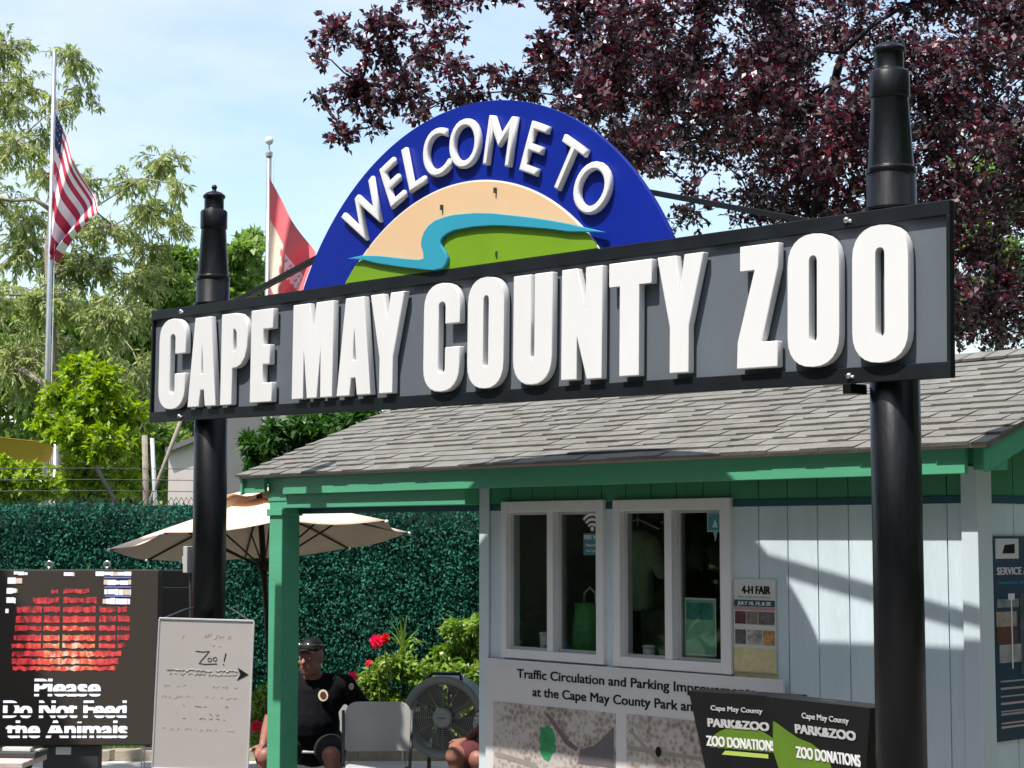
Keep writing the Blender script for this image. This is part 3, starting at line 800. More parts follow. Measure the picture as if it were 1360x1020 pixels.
# posts with lighthouse caps
for px, pl in ((-.066, 0), (-5.312, 1)):
    dz = -px * math.sin(TILT)
    mb = MB(); mb.lathe([(.107, -2.628), (.107, .90)], 36)
    p = mb.build('post', M['black'], sign, smooth=True); p.location = (px, .118, SZ + dz)
    bpy.context.view_layer.update()
    mb = MB()
    prof = [(.104, .72), (.104, .885), (.110, .890), (.110, .912), (.099, .918), (.080, 1.222), (.087, 1.228), (.087, 1.335), (.078, 1.346), (.063, 1.352), (.063, 1.425), (.072, 1.428), (.072, 1.444), (.050, 1.462), (.016, 1.474), (.012, 1.48), (.020, 1.50), (.010, 1.515)]
    mb.lathe(prof, 36); cp_ = mb.build('lighthouse_cap', M['black'], p, smooth=False, bevel=.003)
    for f in cp_.data.polygons: f.use_smooth = abs(f.normal.z) < .5
    mb = MB()
    for zz in (.725,):
        mb.lathe([(.108, zz - .005), (.125, zz), (.125, zz + .012), (.108, zz + .016)], 30)
    mb.build('collar', M['black'], p, smooth=False)
    for bz in (.688, .012):
        mb = MB(); xx = -.12 if pl == 0 else -.13
        mb.ellip((xx - .01, -.150, bz), (.014, .012, .014)); mb.ellip((xx + .010, -.148, bz - .006), (.009, .01, .009))
        mb.build('bolt', M['bolt'], p, smooth=True)
    if pl == 0:
        mb = MB(); mb.box(-.150, -.108, -.17, -.05, -.065, -.022); mb.build('bracket', M['black'], p, bevel=.003)
    else:
        mb = MB(); mb.box(-.165, -.118, -.09, -.02, -.99, -.82); mb.box(-.20, -.165, -.075, -.045, -.935, -.885); mb.build('junction_box', M['plgrey'], p, bevel=.004)
        mb = MB(); mb.tube([(-.14, -.05, -.99), (-.13, -.05, -1.2), (-.12, -.05, -2.6)], .008, 6); mb.build('conduit', M['dkgrey'], p)
for a, b in (((-1.62, .06, 1.02), (-.17, .09, .64)), ((-3.92, .05, .955), (-5.25, .08, .665))):
    mb = MB(); A, Bv = Vector(a), Vector(b); n = (Bv - A).cross(Vector((0, 1, 0))).normalized() * .014
    vs = []
    for P in (A, Bv):
        for sy, sn in ((-.020, -1), (.020, -1), (.020, 1), (-.020, 1)): vs.append(P + Vector((0, sy, 0)) + n * sn)
    mb.add(vs, [(0, 1, 2, 3), (7, 6, 5, 4), (0, 4, 5, 1), (1, 5, 6, 2), (2, 6, 7, 3), (3, 7, 4, 0)])
    plane_part(mb, 'brace', M['frame'], bevel=.002)

# ------------------------------------------------------------------ led screen
LY = 12.5; k = LY / FPX
led = thing('led_screen', 'brown led screen showing a red animal picture above white words about feeding', 'screen', ((93 - 680) * k, LY, 0))
def lx(u): return (u - 93) * k
def lz(v): return EYE - (v - 714) * k
mb = MB(); mb.box(lx(-27), lx(213), 0, .14, lz(985), lz(757)); face = mb.build('cabinet', M['ledback'], led, bevel=.004)
mb = MB(); mb.box(lx(-27) - .004, lx(213) + .004, .012, .145, lz(985) - .004, lz(757) + .004); mb.build('casing', M['dkgrey'], led)
mb = MB(); mb.box(lx(64), lx(137), .03, .14, 0, lz(986)); mb.build('pedestal', M['dkgrey'], led, bevel=.004)
mb = MB(); mb.box(lx(-10), lx(195), -.15, .35, .005, .03); mb.build('base_plate', M['dkgrey'], led)
mb = MB(); mb.box(lx(81), lx(101), .026, .0298, lz(998), lz(988)); mb.build('label', M['plwhite'], led)
for u in (65, 142):
    mb = MB(); c = Vector((lx(u), .07, lz(750)))
    mb.tube([c + Vector((.020 * math.cos(a * .5236), 0, .022 * math.sin(a * .5236))) for a in range(13)], .009, 8, cap=False); mb.tube([(c.x, .07, lz(757)), (c.x, .07, lz(753))], .012); mb.build('lifting_eye', M['bolt'], led, smooth=True)
def ledmat(name, c, s, scan=False):
    m = bpy.data.materials.new(name); m.use_nodes = True
    nt = m.node_tree; N = nt.nodes; L = nt.links
    b = N['Principled BSDF']; b.inputs['Base Color'].default_value = (.08, .075, .07, 1)
    b.inputs['Emission Color'].default_value = (*c, 1); b.inputs['Emission Strength'].default_value = s
    if scan:
        tc = N.new('ShaderNodeTexCoord'); sx = N.new('ShaderNodeSeparateXYZ'); L.new(tc.outputs['Object'], sx.inputs[0])
        md = N.new('ShaderNodeMath'); md.operation = 'FLOORED_MODULO'; md.inputs[1].default_value = .068
        ad = N.new('ShaderNodeMath'); ad.operation = 'ADD'; ad.inputs[1].default_value = scan
        L.new(sx.outputs[2], ad.inputs[0]); L.new(ad.outputs[0], md.inputs[0])
        lt = N.new('ShaderNodeMath'); lt.operation = 'LESS_THAN'; lt.inputs[1].default_value = .050
        L.new(md.outputs[0], lt.inputs[0])
        mu = N.new('ShaderNodeMath'); mu.operation = 'MULTIPLY'; mu.inputs[1].default_value = s
        L.new(lt.outputs[0], mu.inputs[0]); L.new(mu.outputs[0], b.inputs['Emission Strength'])
    return m
def ledfur():
    m = bpy.data.materials.new('led red fur picture'); m.use_nodes = True
    nt = m.node_tree; N = nt.nodes; L = nt.links; b = N['Principled BSDF']; b.inputs['Base Color'].default_value = (.08, .03, .03, 1)
    tc = N.new('ShaderNodeTexCoord'); mp = N.new('ShaderNodeMapping'); mp.inputs['Scale'].default_value = (1, 1, .45); L.new(tc.outputs['Object'], mp.inputs[0])
    n = N.new('ShaderNodeTexNoise'); n.inputs['Scale'].default_value = 26; n.inputs['Detail'].default_value = 7; n.inputs['Roughness'].default_value = .7; L.new(mp.outputs[0], n.inputs[0])
    g = N.new('ShaderNodeVectorMath'); g.operation = 'DISTANCE'; g.inputs[1].default_value = (lx(98), 0, lz(868)); L.new(tc.outputs['Object'], g.inputs[0])
    mr = N.new('ShaderNodeMapRange'); mr.inputs[1].default_value = .05; mr.inputs[2].default_value = .36; mr.inputs[3].default_value = .20; mr.inputs[4].default_value = -.06; L.new(g.outputs['Value'], mr.inputs[0])
    ad = N.new('ShaderNodeMath'); L.new(n.outputs[0], ad.inputs[0]); L.new(mr.outputs[0], ad.inputs[1])
    r = N.new('ShaderNodeValToRGB'); e = r.color_ramp.elements
    for p, c in ((.34, (.05, .012, .012)), (.44, (.42, .02, .03)), (.56, (.72, .05, .05)), (.66, (.75, .18, .06)), (.76, (.8, .62, .50))): 
        k_ = e.new(p); k_.color = (*c, 1)
    e[0].color = (.04, .012, .012, 1); e[-1].color = (.85, .8, .8, 1)
    L.new(ad.outputs[0], r.inputs[0]); L.new(r.outputs[0], b.inputs['Emission Color']); b.inputs['Emission Strength'].default_value = .62
    return m
LW = ledmat('led white', (.85, .88, 1), .65); LT = ledmat('led white text', (.88, .9, 1), .75, .038)
LR = [ledmat('led red', (.62, .02, .03), .6), ledmat('led orange', (.75, .10, .03), .6), ledmat('led pale', (.75, .55, .45), .6), ledmat('led dim red', (.25, .02, .03), .5), LW, ledmat('led blue', (.12, .14, .42), .6), ledfur()]
r2 = random.Random(5)
mb = MB()
def cell(u0, u1, v0, v1, mi): mb.box(lx(u0), lx(u1), -.003, -.0002, lz(v1), lz(v0), mi)
rows = [(782, 787, 72, 122), (793, 800, 48, 132), (805, 812, 27, 172), (817, 825, 26, 176), (830, 836, 25, 176), (842, 849, 24, 176), (853, 859, 21, 172), (863, 870, 22, 166), (873, 880, 22, 162), (883, 888, 23, 158)]
for (v0, v1, ua, ub) in rows:
    cuts = [(ua, ub)]
    if v0 < 800: cuts = [(ua, 80 + r2.uniform(-3, 3)), (88, ub)]
    elif v0 < 860: cuts = [(ua, 60), (62.5, 84), (88, 131), (136, 158), (160, ub)]
    for (p, q) in cuts:
        n_ = max(3, int((q - p) / 4)); top = []; bot = []
        for i in range(n_ + 1):
            u = p + (q - p) * i / n_; top.append((lx(u), lz(v0 + r2.uniform(-1.2, 1.0)))); bot.append((lx(u), lz(v1 + r2.uniform(-1.0, 1.2))))
        mb.add([(x_, -.0015, z_) for x_, z_ in top] + [(x_, -.0015, z_) for x_, z_ in bot], [(i, i + 1, n_ + 2 + i, n_ + 1 + i) for i in range(n_)], 6)
for (v0, v1, a, b) in ((759, 764, 130, 177), (770, 776, 141, 177), (782, 789, 142, 177), (794, 801, 140, 176), (759, 763, 22, 40), (767, 775, 14, 33), (781, 787, 13, 27), (793, 800, 13, 25), (807, 813, 12, 16), (760, 764, 88, 102)):
    u = a
    while u < b:
        wd = r2.uniform(4, 12); cell(u, min(u + wd, b), v0 + r2.uniform(-.8, .8), v1 + r2.uniform(-.8, .8), r2.choice([4, 4, 4, 2])); u += wd + r2.uniform(0, .8)
for (v, a, b) in ((766.5, 141, 177), (779, 142, 177), (791, 143, 177)): cell(a, b, v - 1, v + 1, 5)
mb.build('picture', LR, led)
lettering('Please', .120, .44, LT, led, (lx(96), -.0003, lz(921)), bold=.007, name='message')
lettering('Do Not Feed', .118, .83, LT, led, (lx(93), -.0003, lz(949)), bold=.007, name='message')
lettering('the Animals', .118, .82, LT, led, (lx(96), -.0003, lz(975)), bold=.007, name='message')

cb = thing('equipment_cabinet', 'tall matt black cabinet standing between the led screen and the left sign post', 'cabinet', (at(236, 757, 12.9).x, 12.9, 0))
mb = MB(); mb.box(-.155, .155, 0, .25, .02, at(236, 757, 12.9).z); mb.build('body', M['ink'], cb, bevel=.006)
mb = MB(); mb.box(-.14, .14, -.012, -.001, .06, 1.60); mb.build('door', M['ink'], cb, bevel=.004)
mb = MB(); mb.box(.09, .105, -.03, -.0125, .8, .95); mb.build('handle', M['dkgrey'], cb)

# ------------------------------------------------------------------ whiteboard hung on the left post
WY = 11.30; k = WY / FPX
wbd = thing('whiteboard', 'framed whiteboard with faint handwriting and a black arrow, hung on the left sign post', 'whiteboard', ((274.5 - 680) * k, WY, EYE - (919 - 714) * k), rot=(math.radians(-1.5), math.radians(1.6), 0))
hw, hh = .289, .452
mb = MB(); mb.box(-hw, hw, -.006, .006, -hh, hh); mb.build('surface', M['wb'], wbd)
mb = MB()
for a, b, c, d in ((-hw - .006, hw + .006, hh, hh + .012), (-hw - .006, hw + .006, -hh - .012, -hh)): mb.box(a, b, -.012, .010, c, d)
for a, b in ((-hw - .010, -hw), (hw, hw + .010)): mb.box(a, b, -.011, .009, -hh, hh)
mb.build('frame', M['alu'], wbd, bevel=.002)
for s in (-1, 1):
    mb = MB(); mb.tube([(s * (hw - .03), 0, hh + .01), (s * .16, .10, hh + .06), (s * .115, .2, hh + .075)], .006, 6); mb.build('rope', M['dkgrey'], wbd)
def wl(u, v): return ((u - 274.5) * k, -(v - 919) * k)
def scribble(mb, u0, u1, v, h, seed, rad=.0018, gaps=.18):
    r = random.Random(seed); pts = []; u = u0
    while u < u1:
        if r.random() < gaps:
            if len(pts) > 2: mb.tube(pts, rad, 4)
            pts = []; u += r.uniform(2, 4)
        x, z = wl(u, v + r.uniform(-h, h)); pts.append((x, -.0065, z)); u += r.uniform(.7, 1.5)
    if len(pts) > 2: mb.tube(pts, rad, 4)
mb = MB(); scribble(mb, 240, 252, 845, 3.5, 1); scribble(mb, 268, 308, 843, 3.5, 2, .0022); scribble(mb, 276, 298, 854, 3, 3, .0022); mb.build('handwriting', M['inkred'], wbd)
mb = MB(); scribble(mb, 224, 320, 888, 1.5, 4, .004, .03); scribble(mb, 224, 318, 893, 1.5, 5, .003, .05)
for v, a, b, sd_ in ((909, 223, 258, 6), (909, 264, 320, 7), (923, 221, 320, 8), (965, 224, 246, 9), (965, 252, 318, 10)): scribble(mb, a, b, v, 2.2, sd_, .0016)
mb.build('handwriting', M['inkgrey'], wbd)
M['inkmid'] = pm('dark marker', (.12, .115, .12), .6)
mb = MB()
for v, a, b, sd_ in ((935, 243, 318, 16), (945, 260, 300, 17), (951, 246, 308, 18)): scribble(mb, a, b, v, 1.5, sd_, .0016, .3)
mb.build('handwriting', M['inkmid'], wbd)
mb = MB()
def stroke(pts, rad=.0035): mb.tube([(*wl(u, v)[:1], -.0065, wl(u, v)[1]) for u, v in pts], rad, 5)
stroke([(262, 863), (270, 864), (280, 863), (276, 868), (271, 874), (267, 879), (275, 880), (291, 879)], .0028)
for cu_, cv_ in ((281, 874), (288, 873)): stroke([(cu_ + 2.6 * math.cos(a * .7), cv_ + 2.4 * math.sin(a * .7)) for a in range(10)], .0024)
stroke([(302, 865), (300, 875)], .0035); stroke([(299.5, 879), (299.3, 880)], .004)
mb.build('handwriting', M['ink'], wbd)
curve_shape('arrow', [[wl(318, 883), wl(333, 892), wl(318, 900), wl(322, 892)]], .002, M['ink'], wbd, y=-.0062)

# ------------------------------------------------------------------ donation boxes
def donation(name, label, P0, P1, ztop, zbot, flare, parts):
    P0, P1 = Vector((*P0, 0)), Vector((*P1, 0)); mid = (P0 + P1) / 2; wv = P1 - P0; W = wv.length
    t = thing(name, label, 'donation box', mid, math.atan2(wv.y, wv.x))
    h = W / 2; d = .16; hb = h - flare
    def fr(x, z, out=0.0):                      # point on the leaning front face
        q = (ztop - z) / (ztop - zbot)
        return (x * (1 - q * flare / h), q * .05 - out, z)
    mb = MB()
    vs = [fr(-h, ztop), fr(h, ztop), (h, d, ztop), (-h, d, ztop), fr(-h, zbot), fr(h, zbot), (hb, d - .05, zbot), (-hb, d - .05, zbot)]
    mb.add(vs, [(0, 1, 2, 3), (7, 6, 5, 4), (0, 4, 5, 1), (1, 5, 6, 2), (2, 6, 7, 3), (3, 7, 4, 0)])
    body = mb.build('body', M['ink'], t, bevel=.003)
    mb = MB(); mb.box(-.05, .05, .04, .14, .03, zbot); mb.box(-.2, .2, -.05, .22, 0, .03); mb.build('pedestal', M['dkgrey'], t, bevel=.004)
    mb = MB(); mb.box(-.06, .06, .07, .085, ztop, ztop + .002); mb.build('coin_slot', M['dkgrey'], t)
    lean = math.atan2(.05, ztop - zbot)
    for (txt, hc, wd, xc, zc, mt, bold) in parts:
        p = fr(xc, zc, .002)
        lettering(txt, hc, wd, M[mt], body, p, (lean, 0, 0), bold=bold)
    return t, body, fr, lean
M['ltgrey'] = pm('pale print', (.45, .45, .45), .5)
M['hill'] = pm('green hill print', (.10, .19, .012), .5, var=.12)
M['hill2'] = pm('lime print', (.42, .55, .10), .5)
Pa = at(914, 917, 9.0); Pb = at(1050, 926, 8.64)
zt1 = Pa.z
t1, b1, fr1, ln1 = donation('donation_box', 'flared black zoo donation box standing under the info board, half hidden by the nearer one', (Pa.x, Pa.y), (Pb.x, Pb.y), zt1, .55, .13, [
    ('Cape May County', .024, .29, -.015, zt1 - .088, 'ltgrey', .001), ('PARK&ZOO', .040, .34, -.01, zt1 - .168, 'ltgrey', .0035), ('ZOO DONATIONS', .050, .385, .0, zt1 - .262, 'flagwhite', .0025)])
curve_shape('hill_print', [[(.02 + .20 * math.cos(a * math.pi / 16), .07 * math.sin(a * math.pi / 16) * 1.6) for a in range(17)]], .0008, M['hill'], b1, loc=fr1(0, zt1 - .27, .0005), rot=(ln1, 0, 0))
curve_shape('lime_print', [[(-.11, 0), (-.09, .02), (.15, .02), (.15, 0)]], .0008, M['hill2'], b1, loc=fr1(0, zt1 - .30, .0012), rot=(ln1, 0, 0))
Pa = at(1017, 925, 8.50); Pb = at(1156, 940, 7.93)
zt2 = (Pa.z + Pb.z) / 2
t2, b2, fr2, ln2 = donation('donation_box', 'nearer flared black zoo donation box with green hill print, beside the right sign post', (Pa.x, Pa.y), (Pb.x, Pb.y), zt2, .55, .13, [
    ('Cape May County', .026, .30, .055, zt2 - .080, 'ltgrey', .001), ('PARK&ZOO', .040, .385, .050, zt2 - .150, 'ltgrey', .0035), ('ZOO DONATIONS', .052, .41, .062, zt2 - .262, 'flagwhite', .0025)])
hp = [(-.312, -.02), (-.312, .03), (-.30, .125), (-.27, .115), (-.20, .085), (-.14, .062), (-.05, .045), (.02, .012), (.06, -.02), (.08, -.08), (-.28, -.10)]
curve_shape('hill_print', [hp], .0008, M['hill'], b2, loc=fr2(0, zt2 - .235, .0005), rot=(ln2, 0, 0))
# ------------------------------------------------------------------ hedge fence
def leafmesh(name, P, D, Nn, Ln, Wd, mat, parent=None, fold=.25, curl=.0):
    """one rhombic folded leaf per row: P base, D direction, Nn face normal (numpy arrays)"""
    n = len(P)
    D = D / (np.linalg.norm(D, axis=1, keepdims=True) + 1e-9)
    S = np.cross(D, Nn); S /= (np.linalg.norm(S, axis=1, keepdims=True) + 1e-9)
    Nn = np.cross(S, D)
    Ln = np.asarray(Ln).reshape(-1, 1) * np.ones((n, 1)); Wd = np.asarray(Wd).reshape(-1, 1) * np.ones((n, 1))
    a = P; t = P + D * Ln - Nn * Ln * curl
    m = P + D * Ln * .45
    l = m + S * Wd * .5 + Nn * Wd * fold; r = m - S * Wd * .5 + Nn * Wd * fold
    V = np.stack([a, l, t, r], 1).reshape(-1, 3)
    me = bpy.data.meshes.new(name)
    me.vertices.add(4 * n); me.vertices.foreach_set('co', V.astype(np.float32).ravel())
    me.loops.add(4 * n); me.loops.foreach_set('vertex_index', np.arange(4 * n, dtype=np.int32))
    me.polygons.add(n); me.polygons.foreach_set('loop_start', np.arange(0, 4 * n, 4, dtype=np.int32))
    me.update(calc_edges=True)
    me.validate()
    me.materials.append(mat)
    o = bpy.data.objects.new(name, me); col.objects.link(o)
    if parent: o.parent = parent
    return o
def rvec(n): 
    v = nrg.normal(size=(n, 3)); return v / np.linalg.norm(v, axis=1, keepdims=True)

FY = 16.9; FH = 2.28
hf = thing('hedge_fence', 'tall fence covered with deep green artificial ivy leaves behind the porch and umbrella', 'fence', (-2.0, FY, 0))
mb = MB(); mb.box(-4.5, 4.5, .05, .09, .05, FH - .03); mb.build('backing', pm('dark green mesh', (.005, .03, .024), .9), hf)
mb = MB()
for i in range(6): mb.tube([(-4.4 + i * 1.76, .13, 0), (-4.4 + i * 1.76, .13, FH - .02)], .03, 10)
mb.build('rail_posts', M['steel'], hf, smooth=True)
n = 85000
P = np.c_[nrg.uniform(-4.5, 4.5, n), nrg.uniform(-.045, .05, n), nrg.uniform(.04, FH - .02, n)]
clump = .5 + .5 * np.sin(P[:, 0] * 9 + 3 * np.sin(P[:, 2] * 7)) * np.sin(P[:, 2] * 11 + 2 * np.sin(P[:, 0] * 5))
P[:, 1] -= clump * .03 + .035 * (np.floor((P[:, 0] + 4.5) / 1.02) % 2)
P[:, 2] += .018 * np.sin(P[:, 0] * 2.3) * (P[:, 2] > 1.9) 
D = np.c_[nrg.normal(0, .6, n), nrg.normal(-.45, .35, n), nrg.normal(-.15, .75, n)]
Nn = np.c_[nrg.normal(0, .55, n), -np.ones(n), nrg.normal(.5, .5, n)]
leafmesh('ivy_leaves', P, D, Nn, nrg.uniform(.028, .050, n), nrg.uniform(.014, .024, n), M['leaf_hedge'], hf, .2)

# ------------------------------------------------------------------ umbrella
ub = thing('patio_umbrella', 'open beige patio umbrella on a bronze pole in front of the hedge fence', 'umbrella', (-1.83, 14.30, 0), rot=(math.radians(-6.2), math.radians(-5.0), math.radians(0)))
R, ZRIM, ZAP = 1.20, 1.945, 2.29
mb = MB(); ns, nr = 8, 7
A0 = math.radians(202.5 - 7)
def cpt(i, sub, q):
    a = A0 + (i + sub) * 2 * math.pi / ns
    edge = math.cos(math.pi / ns) / math.cos((sub - .5) * 2 * math.pi / ns)
    sag = math.sin(math.pi * sub) * .03 * q
    r = R * q * edge * (1 - .03 * math.sin(math.pi * sub) * q)
    return (r * math.cos(a), r * math.sin(a), ZAP - (ZAP - ZRIM) * (q ** 1.08) - sag)
NS = 6
vs = []; fs = []
for j in range(nr + 1):
    q = .05 + .95 * j / nr
    for i in range(ns):
        for s_ in range(NS): vs.append(cpt(i, s_ / NS, q))
tot = ns * NS
for j in range(nr):
    for i in range(tot): fs.append((j * tot + i, j * tot + (i + 1) % tot, (j + 1) * tot + (i + 1) % tot, (j + 1) * tot + i))
mb.add(vs, fs); cn = mb.build('canopy', M['canvas'], ub, smooth=True, solid=.004)
mb = MB(); vs = []; fs = []
for j in range(4):
    q = .03 + .31 * j / 3
    for i in range(tot):
        a = A0 + i * 2 * math.pi / tot
        vs.append((R * q * math.cos(a), R * q * math.sin(a), ZAP + .085 - .105 * (j / 3) ** .9 + .018 * math.sin(i * 2 * math.pi / NS + 1.0) * j / 3))
for j in range(3):
    for i in range(tot): fs.append((j * tot + i, j * tot + (i + 1) % tot, (j + 1) * tot + (i + 1) % tot, (j + 1) * tot + i))
mb.add(vs, fs); mb.build('vent_cap', M['canvas'], ub, smooth=True, solid=.004)
mb = MB(); mb.tube([(0, 0, .05), (0, 0, ZAP + .06)], .024, 14); mb.build('pole', M['bronze'], ub, smooth=True)
mb = MB(); mb.lathe([(.05, 1.70), (.055, 1.72), (.055, 1.77), (.03, 1.80)], 16); mb.build('hub', M['bronze'], ub)
mb = MB(); mb.lathe([(.04, 2.17), (.05, 2.19), (.05, 2.24), (.03, 2.25)], 16); mb.build('hub', M['bronze'], ub)
mb = MB(); mb.lathe([(.018, ZAP + .06), (.03, ZAP + .10), (.012, ZAP + .15)], 12); mb.build('finial', M['bronze'], ub, smooth=True)
for i in range(8):
    tip = Vector(cpt(i, 0, 1.0)); root = Vector((0, 0, 2.215)); md = Vector(cpt(i, 0, .55)) - Vector((0, 0, .025))
    mb = MB(); mb.tube([root, md, tip - Vector((0, 0, .012))], [.010, .010, .008], 8); mb.tube([Vector((0, 0, 1.75)) + Vector((md.x, md.y, 0)).normalized() * .05, md], .008, 8)
    rb = mb.build('rib', M['bronze'], ub, smooth=True)
    mb = MB(); mb.ellip(tip - Vector((0, 0, .010)), (.017, .017, .017), 10, 8); mb.build('rib_tip', M['plwhite'], rb, smooth=True)
mb = MB(); mb.lathe([(.24, 0), (.24, .04), (.10, .07), (.035, .10), (.035, .3)], 24); mb.build('base', M['dkgrey'], ub)

# ------------------------------------------------------------------ folding chairs
def folding_chair(label, loc, rz):
    t = thing('folding_chair', label, 'chair', loc, rz, 'folding chairs under the porch')
    hw = .226
    poly = []
    for cx, cz, a0 in ((hw - .085, .765, 0), (-hw + .085, .765, 90), (-hw + .03, .545, 180), (hw - .03, .545, 270)):
        rr = .085 if cz > .7 else .03
        for q in range(6): a = math.radians(a0 + q * 18); poly.append((cx + rr * math.cos(a), cz + rr * math.sin(a)))
    curve_shape('backrest', [poly], .018, M['plgrey'], t, y=.235, bevel=.005, rot=(math.radians(-4), 0, 0))
    mb = MB(); mb.box(-.20, .20, -.22, .17, .425, .447); mb.build('seat', M['plgrey'], t, bevel=.01)
    for s_ in (-1, 1):
        mb = MB(); mb.tube([(s_ * .234, .215, .78), (s_ * .230, .17, .60), (s_ * .222, .02, .41), (s_ * .222, -.27, .012)], .011, 10); mb.build('front_leg', M['dkgrey'], t, smooth=True)
        mb = MB(); mb.tube([(s_ * .205, -.16, .44), (s_ * .205, .02, .30), (s_ * .205, .30, .012)], .011, 10); mb.build('rear_leg', M['dkgrey'], t, smooth=True)
    mb = MB(); mb.tube([(-.222, -.20, .10), (.222, -.20, .10)], .008, 8); mb.tube([(-.205, .24, .09), (.205, .24, .09)], .008, 8); mb.build('stretcher', M['dkgrey'], t, smooth=True)
    return t
folding_chair('empty grey folding chair under the porch between the seated man and the fan', (-.905, 12.22, 0), math.radians(2))

# ------------------------------------------------------------------ drum fan
FYY = 12.85; k = FYY / FPX
fan = thing('drum_fan', 'large round grey drum fan under the porch beside the empty chair', 'fan', ((592.5 - 680) * k, FYY, 0), math.radians(-10))
fz = EYE - (948 - 714) * k; FR = .285
mb = MB(); prof_o = [(FR, -.10), (FR + .006, -.085), (FR - .006, -.06), (FR - .006, .12), (FR + .004, .15), (FR - .015, .16)]
prof_i = [(FR - .065, .16), (FR - .055, -.07), (FR - .035, -.098), (FR - .015, -.104)]
def ring(mb, prof, n=48):
    vs = []; fs = []; m_ = len(prof)
    for r, y in prof:
        for q in range(n): a = 2 * math.pi * q / n; vs.append((r * math.cos(a), y, fz + r * math.sin(a)))
    for i in range(m_):
        for q in range(n): fs.append((i * n + q, i * n + (q + 1) % n, ((i + 1) % m_) * n + (q + 1) % n, ((i + 1) % m_) * n + q))
    mb.add(vs, fs)
ring(mb, prof_o + prof_i); mb.build('housing', M['fangrey'], fan, smooth=True)
mb = MB()
for r in np.linspace(.075, FR - .04, 13): mb.tube([(r * math.cos(a), -.092 + .02 * (r / FR) ** 2, fz + r * math.sin(a)) for a in np.linspace(0, 2 * math.pi, 41)], .0017, 5, cap=False)
for q in range(12): a = q * math.pi / 6; mb.tube([(.06 * math.cos(a), -.092, fz + .06 * math.sin(a)), ((FR - .03) * math.cos(a), -.075, fz + (FR - .03) * math.sin(a))], .0022, 5)
mb.build('front_grille', M['plgrey'], fan)
mb = MB(); mb.lathe([(.068, -.085), (.068, -.105), (.055, -.115), (.001, -.118)], 28, (0, 0, fz), axis='y'); hb = mb.build('hub_badge', M['plgrey'], fan)
mb = MB(); mb.box(-.028, .028, -.1215, -.118, fz - .003, fz + .003); mb.build('badge_line', M['dkgrey'], hb)
for q in range(5):
    mb = MB(); vs = []; n = 9
    for i in range(n):
        f = i / (n - 1); r = .06 + (FR - .11) * f; wdt = math.radians(23 + 10 * f)
        a = math.radians(q * 72 + 35) + f * .5
        for s_ in range(5):
            g_ = s_ / 4 - .5; vs.append((r * math.cos(a + g_ * 2 * wdt), .02 + g_ * .07, fz + r * math.sin(a + g_ * 2 * wdt)))
    mb.add(vs, [(i * 5 + s_, i * 5 + s_ + 1, (i + 1) * 5 + s_ + 1, (i + 1) * 5 + s_) for i in range(n - 1) for s_ in range(4)])
    mb.build('blade', M['blade'], fan, smooth=True, solid=.003)
mb = MB(); mb.lathe([(.07, .0), (.07, .14)], 20, (0, 0, fz), axis='y'); mb.tube([(0, .13, fz - FR + .02), (0, .13, fz + FR - .02)], .01, 8); mb.build('motor', M['dkgrey'], fan)
mb = MB(); mb.tube([(-.12, -.02, fz + FR - .03), (-.10, .02, fz + FR + .012), (.10, .02, fz + FR + .012), (.12, -.02, fz + FR - .03)], .012, 10); mb.build('handle', M['dkgrey'], fan, smooth=True)
mb = MB()
for s_ in (-1, 1): mb.tube([(s_ * (FR + .025), .03, fz), (s_ * (FR + .025), .03, .20), (s_ * (FR - .02), .03, .08), (s_ * .2, -.18, .03)], .014, 10); mb.tube([(s_ * (FR - .02), .03, .08), (s_ * .22, .22, .05)], .014, 10)
mb.tube([(-FR + .02, .03, .08), (FR - .02, .03, .08)], .014, 10); mb.build('stand', M['dkgrey'], fan, smooth=True)
for s_ in (-1, 1):
    mb = MB(); mb.lathe([(.05, s_ * .0 - .015), (.055, 0), (.05, .015)], 18, (s_ * .22, .24, .055), axis='y'); mb.build('wheel', M['dkgrey'], fan)
bg_ = thing('patterned_bag', 'black and white striped bag hanging on the right rim of the fan by the wall', 'bag', (at(640, 958, 12.5).x, 12.48, at(640, 975, 12.5).z))
mb = MB(); mb.ellip((0, 0, .07), (.06, .03, .09)); o = mb.build('bag_body', pm('striped cloth', (.5, .5, .5), .8, var=.95, vs=18, stretch=(1, 1, 3), bump=.5, bs=20), bg_, smooth=True)
mb = MB(); mb.tube([(-.03, 0, .14), (0, .02, .2), (.03, 0, .14)], .006, 6); mb.build('strap', M['ink'], bg_)

# ------------------------------------------------------------------ small things left of the booth
pt = thing('picnic_table', 'small table with pale pink plank top at the left, in front of the led screen', 'table', (-3.30, 11.35, 0), math.radians(-4))
zt = EYE - (1003 - 714) * 11.3 / FPX
for i in range(4):
    mb = MB(); mb.box(-.65, .35, -.22 + i * .115, -.11 + i * .115, zt - .035, zt + .002 * (i % 2)); mb.build('plank', pm('pale pink plank', (.60, .47, .43), .75, var=.15, vs=6, stretch=(.2, 1, 1), bump=.3), pt, bevel=.004)
for s_ in (-.5, .25):
    mb = MB(); mb.tube([(s_, -.2, 0), (s_, .2, zt - .04)], .025, 8); mb.tube([(s_, .2, 0), (s_, -.2, zt - .04)], .025, 8); mb.build('leg', M['bronze'], pt)
tr = thing('tray', 'black tray with a white front edge sitting on the pink plank table', 'tray', (-3.10, 11.42, zt + .004), math.radians(-6))
mb = MB(); mb.box(-.14, .17, -.10, .13, 0, .035); mb.build('tray_body', M['dkgrey'], tr, bevel=.006)
mb = MB(); mb.box(-.05, .13, -.08, -.03, .036, .062); mb.build('white_strip', M['plwhite'], tr, bevel=.004)
mb = MB(); mb.box(.155, .185, -.07, .0, .036, .05); mb.build('grip', M['plgrey'], tr, bevel=.004)

